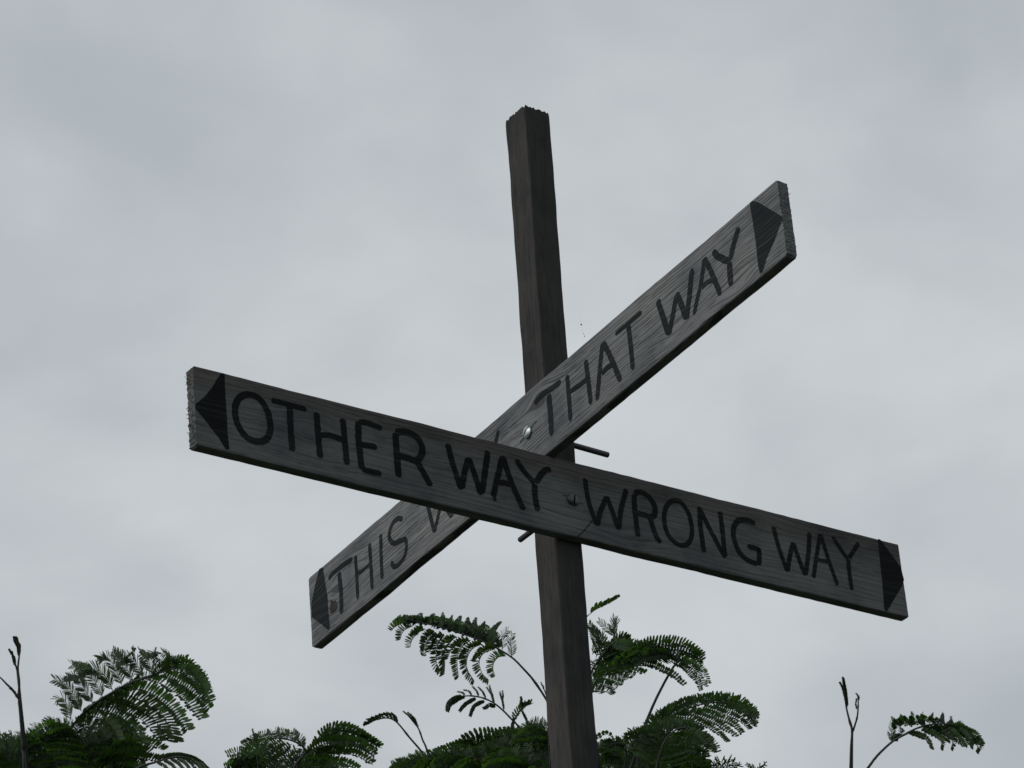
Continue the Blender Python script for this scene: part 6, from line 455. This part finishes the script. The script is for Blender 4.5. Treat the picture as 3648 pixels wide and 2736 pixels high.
(4,[2364,1972,5705,2362,1930,5766,2350,1896,5824,2291,1908,5867,2227,1943,5882,2171,1987,5877,2147,2013,5866],0.0035,[(10,-1,(10,120),212,71,71,66,0.75,[[2363,1949,5738,15,-60,-13,22,-127,-44],[2357,1905,5805,-80,-7,10,-171,-19,-1],[2306,1905,5857,-73,15,-30,-148,20,-78],[2237,1938,5880,-53,11,-43,-110,8,-100],[2187,1970,5884,-32,-1,-46,-72,-18,-101],[2147,2013,5866,-35,0,-46,-77,-14,-102]]),(10,-1,(30,150),212,71,57,66,0.75,[[2363,1949,5738,-1,37,31,9,95,58],[2357,1905,5805,49,2,29,117,21,52],[2306,1905,5857,6,17,49,17,54,104],[2237,1938,5880,-5,39,31,3,101,54],[2187,1970,5884,6,46,12,28,106,24],[2147,2013,5866,5,47,10,28,109,19]])],1),
(4,[2302,1908,5607,2302,1863,5670,2288,1831,5728,2225,1846,5770,2159,1883,5783,2101,1929,5778,2075,1956,5767],0.0035,[(10,-1,(10,120),209,70,70,66,0.75,[[2302,1883,5641,15,-58,-15,22,-124,-47],[2298,1837,5709,-80,-1,1,-168,-8,-19],[2241,1842,5759,-70,15,-32,-143,19,-82],[2169,1878,5781,-52,11,-43,-108,7,-100],[2118,1912,5785,-32,-2,-46,-73,-18,-99],[2075,1956,5767,-35,0,-45,-78,-15,-100]]),(10,-1,(30,150),209,70,56,66,0.75,[[2302,1883,5641,0,36,31,10,93,61],[2298,1837,5709,44,2,34,108,18,65],[2241,1842,5759,5,19,49,13,61,101],[2169,1878,5781,-4,39,30,4,102,53],[2118,1912,5785,6,45,12,28,106,24],[2075,1956,5767,5,47,11,28,108,20]])],1),
(4,[2304,1765,5520,2311,1722,5572,2318,1679,5625,2348,1630,5663,2396,1586,5676,2452,1554,5664,2481,1544,5649],0.0034,[(10,1,(10,120),207,69,69,66,0.75,[[2308,1741,5549,17,-55,-20,22,-118,-57],[2316,1694,5607,26,-66,-15,42,-137,-51],[2340,1642,5654,31,-56,-33,48,-117,-84],[2388,1592,5675,19,-38,-47,23,-82,-107],[2433,1561,5674,-2,-23,-48,-17,-56,-103],[2481,1544,5649,0,-23,-49,-14,-57,-106]]),(10,1,(30,150),207,69,55,66,0.75,[[2308,1741,5549,2,32,33,13,85,66],[2316,1694,5607,-2,28,42,4,79,84],[2340,1642,5654,21,8,48,60,26,102],[2388,1592,5675,47,5,27,112,29,47],[2433,1561,5674,47,18,8,104,56,17],[2481,1544,5649,48,19,6,106,58,12]])],1)]

letters(LETTERS_A, bdA, TA, MP_A, False, .35)
letters(LETTERS_B, bdB, TB, MP_B, True, .7)
for a in ARROW_A: patch('painted_arrow', a, bdA, TA, MP_A, False)
for a in ARROW_B: patch('painted_arrow', a, bdB, TB, MP_B, True)
patch('knot', KNOT_B, bdB, TB, MKNOT, True, 'brown knot beside the arrow', y=.0004, jit=.003)
# small crack below the second W
cv, cf = ribbon([(a, b) for a, b in CRACK_A], .0022, -TA - .0005, 3, .5)
mesh_obj('crack', cv, cf, MP_A, bdA)
# splits and bruised grain on either side of the two bolts
for bd_, t_, m_, pts_, w_ in ((bdB, TB, MP_B, [(-.066, .0775), (-.045, .083), (-.030, .087)], .0034), (bdB, TB, MP_B, [(-.030, .088), (-.012, .094), (.002, .096)], .0026),
                              (bdA, TA, MP_A, [(.008, .094), (.018, .0945), (.034, .093)], .0015), (bdA, TA, MP_A, [(.034, .083), (.052, .0835), (.064, .085)], .0014)):
    cv, cf = ribbon(pts_, w_, -t_ - .0004, 5, .9); mesh_obj('crack', cv, cf, m_, bd_)
# bolts
def lathe(prof, seg=20, axis='Y', half=None, gap=0):
    v = []; f = []
    a0, a1 = (0, 2 * math.pi) if half is None else (0, math.pi)
    ns = seg if half is None else seg // 2 + 1
    for (r, h) in prof:
        for i in range(ns):
            a = a0 + (a1 - a0) * i / (seg if half is None else ns - 1)
            x, z = r * math.cos(a), r * math.sin(a)
            if half is not None: z = z + gap
            if half == -1: x, z = -x, -z
            v.append((x, h, z))
    for k in range(len(prof) - 1):
        for i in range(ns if half is None else ns - 1):
            j = (i + 1) % ns
            f.append((k * ns + i, k * ns + j, (k + 1) * ns + j, (k + 1) * ns + i))
    if half is not None:
        for k in range(len(prof) - 1): f.append((k * ns + ns - 1, k * ns, (k + 1) * ns, (k + 1) * ns + ns - 1))
    return v, f
def cyl_axis(v, f, rot):
    return [rot @ Vector(p) for p in v], f
def bolt(M4, t, x, z, tail_y, rad, slot_ang, head_r, matr, label, nut_y):
    # local frame of the board: axis along Y
    pr = [(.0001, -t - .004), (rad, -t - .003), (rad, tail_y - .002), (rad * .82, tail_y - .0005), (.0001, tail_y)]
    v, f = lathe(pr, 16); o = mesh_obj('bolt', [(a + x, b, c + z) for a, b, c in v], f, MROD, smooth=True); put(o, M4); o['label'] = label
    V = []; F = []
    base = [(.0001, -t - .0005), (head_r, -t - .0005), (head_r * 1.0, -t - .0025), (head_r * .97, -t - .003), (.0001, -t - .003)]
    v, f = lathe(base, 24); V += v; F += f
    for hf in (1, -1):
        prof = [(head_r * .965, -t - .0029), (head_r * .9, -t - .0052), (head_r * .62, -t - .0075), (head_r * .3, -t - .0085), (.0005, -t - .0087)]
        v, f = lathe(prof, 24, half=hf, gap=.0019); k = len(V); V += v; F += [tuple(i + k for i in q) for q in f]
    ca_, sa_ = math.cos(slot_ang), math.sin(slot_ang)
    V = [(a * ca_ - c * sa_ + x, b, a * sa_ + c * ca_ + z) for a, b, c in V]
    mesh_obj('bolt_head', V, F, matr, o)
    # washer and hexagon nut against the far face of the post
    V, F = lathe([(rad, nut_y), (rad * 2.1, nut_y), (rad * 2.1, nut_y + .002), (rad, nut_y + .002)], 20)
    mesh_obj('washer', [(a + x, b, c + z) for a, b, c in V], F, MDULL, o)
    V, F = lathe([(rad, nut_y + .002), (rad * 1.7, nut_y + .0022), (rad * 1.7, nut_y + .011), (rad, nut_y + .0115)], 6)
    mesh_obj('nut', [(a + x, b, c + z) for a, b, c in V], F, MDULL, o)
bolt(MA4, TA, .0343, .0877, .175, .0062, math.radians(80), .0135, MDULL, 'dull bolt through the lower board', SY + .0015)
bolt(MB4, TB, -.0323, .0856, .185, .0064, math.radians(38), .0142, MZINC, 'shiny slotted bolt through the upper board', SX + .0015)
# ------------------------------------------------------------------ silk trees
def tube(pts, radii, seg=5):
    P = [Vector(p) for p in pts]; n = len(P); v = []; f = []
    up = Vector((.13, .2, .97))
    for i, p in enumerate(P):
        t = (P[min(i + 1, n - 1)] - P[max(i - 1, 0)]).normalized(); a = t.cross(up)
        if a.length < .05: a = t.cross(Vector((1, 0, 0)))
        a.normalize(); b = t.cross(a)
        for k in range(seg):
            an = 2 * math.pi * k / seg; v.append(p + (a * math.cos(an) + b * math.sin(an)) * radii[i])
    for i in range(n - 1):
        for k in range(seg):
            j = (k + 1) % seg; f.append((i * seg + k, i * seg + j, (i + 1) * seg + j, (i + 1) * seg + k))
    f.append(tuple(range(seg))[::-1]); f.append(tuple((n - 1) * seg + k for k in range(seg)))
    return v, f
def curve(P, m):
    P = np.array(P, float); n = len(P); out = []
    Q = np.vstack([2 * P[0] - P[1], P, 2 * P[-1] - P[-2]])
    for s in np.linspace(0, n - 1, m):
        i = min(int(s), n - 2); t = s - i; p0, p1, p2, p3 = Q[i], Q[i + 1], Q[i + 2], Q[i + 3]
        out.append(.5 * (2 * p1 + (p2 - p0) * t + (2 * p0 - 5 * p1 + 4 * p2 - p3) * t * t + (3 * p1 - p0 - 3 * p2 + p3) * t ** 3))
    return np.array(out)
NV = np.array(-F_)
rl = random.Random(77)
def pinna(P, side, g, Ln, sp, wd, ang, tp):
    length = np.linalg.norm(np.diff(P, axis=0), axis=1).sum()
    K = curve(P, 14); v, f = tube(K, list(np.linspace(.0013, .0006, 14)), 4)
    v = [tuple(q) for q in v]
    n = max(4, int(length / (sp * (1.1 if sp > .005 else 1)))); S = curve(P, n + 1); a = math.radians(ang)
    nj = NV + np.array([rl.uniform(-.22, .22) for _ in range(3)]); nj /= np.linalg.norm(nj)
    for i in range(1, n + 1):
        u = i / n; t = S[i] - S[i - 1]; t /= np.linalg.norm(t) + 1e-9
        perp = np.cross(nj, t) * side; perp /= np.linalg.norm(perp) + 1e-9; vw = np.cross(t, perp) * side
        pr = (.62 + .38 * min(1, u / .22)) * (1 - (1 - tp) * max(0, (u - .6) / .4) ** 1.5) if tp > .3 else 1 - (1 - tp) * u ** 1.2
        for gi in g:
            if rl.random() < .018: continue
            ga = math.radians(gi + rl.uniform(-9, 9)); d = perp * math.cos(ga) + vw * math.sin(ga)
            aa = (a - math.radians(16) * u) + rl.uniform(-.07, .07)
            e = t * math.cos(aa) + d * math.sin(aa); l = Ln * pr * rl.uniform(.92, 1.06); b = S[i] + d * .0008
            wv = t - e * t.dot(e); wv /= np.linalg.norm(wv) + 1e-9
            nn = np.cross(e, wv); wv = wv * .93 + nn * rl.uniform(-.35, .35); h = wd * .66 * rl.uniform(.9, 1.08)
            bend = nn * rl.uniform(-.05, .08) * l
            k = len(v)
            v += [tuple(b - wv * h * .45), tuple(b + wv * h * .45), tuple(b + e * l * .18 - wv * h * .8), tuple(b + e * l * .18 + wv * h * .8), tuple(b + e * l * .62 - wv * h + bend * .6), tuple(b + e * l * .62 + wv * h + bend * .6),
                  tuple(b + e * l * .9 - wv * h * .62 + bend), tuple(b + e * l * .9 + wv * h * .62 + bend), tuple(b + e * l + bend)]
            f += [(k, k + 2, k + 3, k + 1), (k + 2, k + 4, k + 5, k + 3), (k + 4, k + 6, k + 7, k + 5), (k + 6, k + 8, k + 7)]
    return v, f
TREES = [('feathery silk tree in the lower left corner with a large arching leaf', .35),
         ('small silk tree clump low in the gap left of the arching centre leaf', .3),
         ('silk tree directly left of the post with a long arching leaf above a dark crown', .4),
         ('silk tree right of the post with stacked dark drooping leaves on a brown stem', .38),
         ('sparse silk tree at the far right with one leaf and a forked bud twig', .28)]
troots = []; info = []
for ti in range(5):
    bases = [Vector(l[1][:3]) / 1000 for l in LEAVES if l[0] == ti]
    cx = sum((b.x for b in bases)) / len(bases); cy = sum((b.y for b in bases)) / len(bases); zmin = min(b.z for b in bases)
    gx, gy = cx + .1, cy + .15; gz = ground_h(gx, gy)
    r = empty('silk_tree', (gx, gy, gz)); tag(r, TREES[ti][0], 'tree', 'silk trees behind the signpost'); troots.append(r); info.append((cx, cy, zmin))
def local(o, r): o.parent = r; o.matrix_parent_inverse = Matrix.Translation(-Vector(r.location))
for ti, r in enumerate(troots):
    cx, cy, zmin = info[ti]; gz = r.location.z; bx, by = r.location.x, r.location.y
    fork = Vector((cx, cy, zmin - .55))
    pts = curve([(bx, by, gz - .15), (bx + .05, by - .04, gz + .8), (cx - .05, cy + .03, (gz + fork.z) / 2 + .3), tuple(fork)], 18)
    v, f = tube(pts, list(np.linspace(.055, .03, 18)), 12); local(mesh_obj('trunk', v, f, MBARK, smooth=True), r)
    # three limbs; every leaf base joins the nearest limb by its own shoot
    bases = [Vector(l[1][:3]) / 1000 for l in LEAVES if l[0] == ti]
    xs_ = sorted(bases, key=lambda b: b.dot(R_)); groups = [xs_[:len(xs_) // 3 + 1], xs_[len(xs_) // 3 + 1:2 * len(xs_) // 3 + 1], xs_[2 * len(xs_) // 3 + 1:]]
    for gr in groups:
        if not gr: continue
        c = sum(gr, Vector()) / len(gr); tip = Vector((c.x, c.y, min(b.z for b in gr) - .12))
        mid = fork.lerp(tip, .5) + Vector((rl.uniform(-.05, .05), rl.uniform(-.05, .05), -.04))
        pts = curve([tuple(fork), tuple(mid), tuple(tip)], 10)
        V, F = tube(pts, list(np.linspace(.024, .010, 10)), 8)
        for b in gr:
            s = Vector(pts[6]); m2 = s.lerp(b, .5) + Vector((rl.uniform(-.03, .03), rl.uniform(-.03, .03), -.08)) + Vector((F_.x, F_.y, 0)) * .30; q = curve([tuple(s), tuple(m2), tuple(b)], 8)
            v, f = tube(q, list(np.linspace(.006, .0032, 8)), 6); k = len(V); V += v; F += [tuple(i + k for i in ff) for ff in f]
        local(mesh_obj('branch', V, F, MSTEM, smooth=True), r)
stuffV = {i: ([], []) for i in range(5)}
for (ti, rach, rad, fans, stuff) in LEAVES:
    r = troots[ti]; RP = np.array(rach, float).reshape(-1, 3) / 1000
    rc = curve(RP, 26); young = all(f[3] <= 90 for f in fans)
    rr_ = np.linspace(rad, max(.0011, rad * .3), 26)
    for kk in rl.sample(range(2, 24), 3): rr_[kk] *= 1.28                     # leaf scars and nodes
    V, F = tube(rc, list(rr_), 6)
    if stuff: sv, sf = stuffV[ti]; k = len(sv); sv += [tuple(q) for q in V]; sf += [tuple(i + k for i in q) for q in F]
    else:
        twig = young and rad > .0032 and len(fans) == 1 and fans[0][0] <= 3
        leaf = mesh_obj('bud_twig' if twig else 'leaf', V, F, MSTEM if rad > .0034 else MRACH, smooth=True); local(leaf, r)
    for (cnt, side, g, Ln, sp, wd, ang, tp, keys) in fans:
        KP = [np.array(k, float).reshape(-1, 3) for k in keys]
        KP = [(np.vstack([k[0], k[0] + k[1:]])) / 1000 for k in KP]
        for i in range(cnt):
            s = (i / (cnt - 1) * (len(KP) - 1)) if cnt > 1 else 0
            if cnt == 1: s = 0
            i0 = min(int(s), max(0, len(KP) - 2)); fr = s - i0
            P = KP[i0] if len(KP) == 1 else KP[i0] * (1 - fr) + KP[i0 + 1] * fr
            jit = np.array([[rl.uniform(-1, 1) for _ in range(3)] for _ in P]) * .0035; jit[0] = 0
            if Ln < 80: jit *= .3
            P = P + jit * np.linspace(0, 1, len(P))[:, None]
            v, f = pinna(P, side, g, Ln / 1e4, sp / 1e4, wd / 1e4, ang, tp)
            if stuff: k = len(sv); sv += v; sf += [tuple(q + k for q in ff) for ff in f]
            else:
                o = mesh_obj('leaf_bud' if young else 'pinna', v, f, MYOUNG if young else MLEAF, leaf)
for ti, (sv, sf) in stuffV.items():
    o = mesh_obj('lower_foliage', sv, sf, MLEAF); o['kind'] = 'stuff'; local(o, troots[ti])

# a strand of spider silk with caught specks, from the upper board down to the lower one
def B2W(x, y, z): return MB4 @ Vector((x, y, z))
sp0 = B2W(.13, -.012, .186); wv = []; wf = []
strands = [(Vector((-0.209, -0.423, 5.761)), Vector((-0.188, -0.408, 5.721)))]
rs = random.Random(8)
for a, b in strands:
    pts = [a.lerp(b, k / 8) + Vector((0, 0, -.012 * math.sin(math.pi * k / 8))) for k in range(9)]
    v, f = tube(pts, [.00006] * 9, 3); k = len(wv); wv += v; wf += [tuple(i + k for i in q) for q in f]
    for _ in range(3):
        t = rs.uniform(.1, .9); c = a.lerp(b, t) + Vector((0, 0, -.012 * math.sin(math.pi * t))); r_ = rs.uniform(.0008, .0022); h = rs.uniform(1, 3.2)
        k = len(wv); wv += [c + Vector(q) * r_ for q in ((1, 0, 0), (-1, 0, 0), (0, 1, 0), (0, -1, 0), (.3, 0, h), (-.2, 0, -h))]
        wf += [tuple(i + k for i in q) for q in ((0, 2, 4), (2, 1, 4), (1, 3, 4), (3, 0, 4), (2, 0, 5), (1, 2, 5), (3, 1, 5), (0, 3, 5))]
o = mesh_obj('spider_thread', wv, wf, MSTEM); tag(o, 'short spider silk with caught dark specks just right of the post above the upper board', 'spider web')
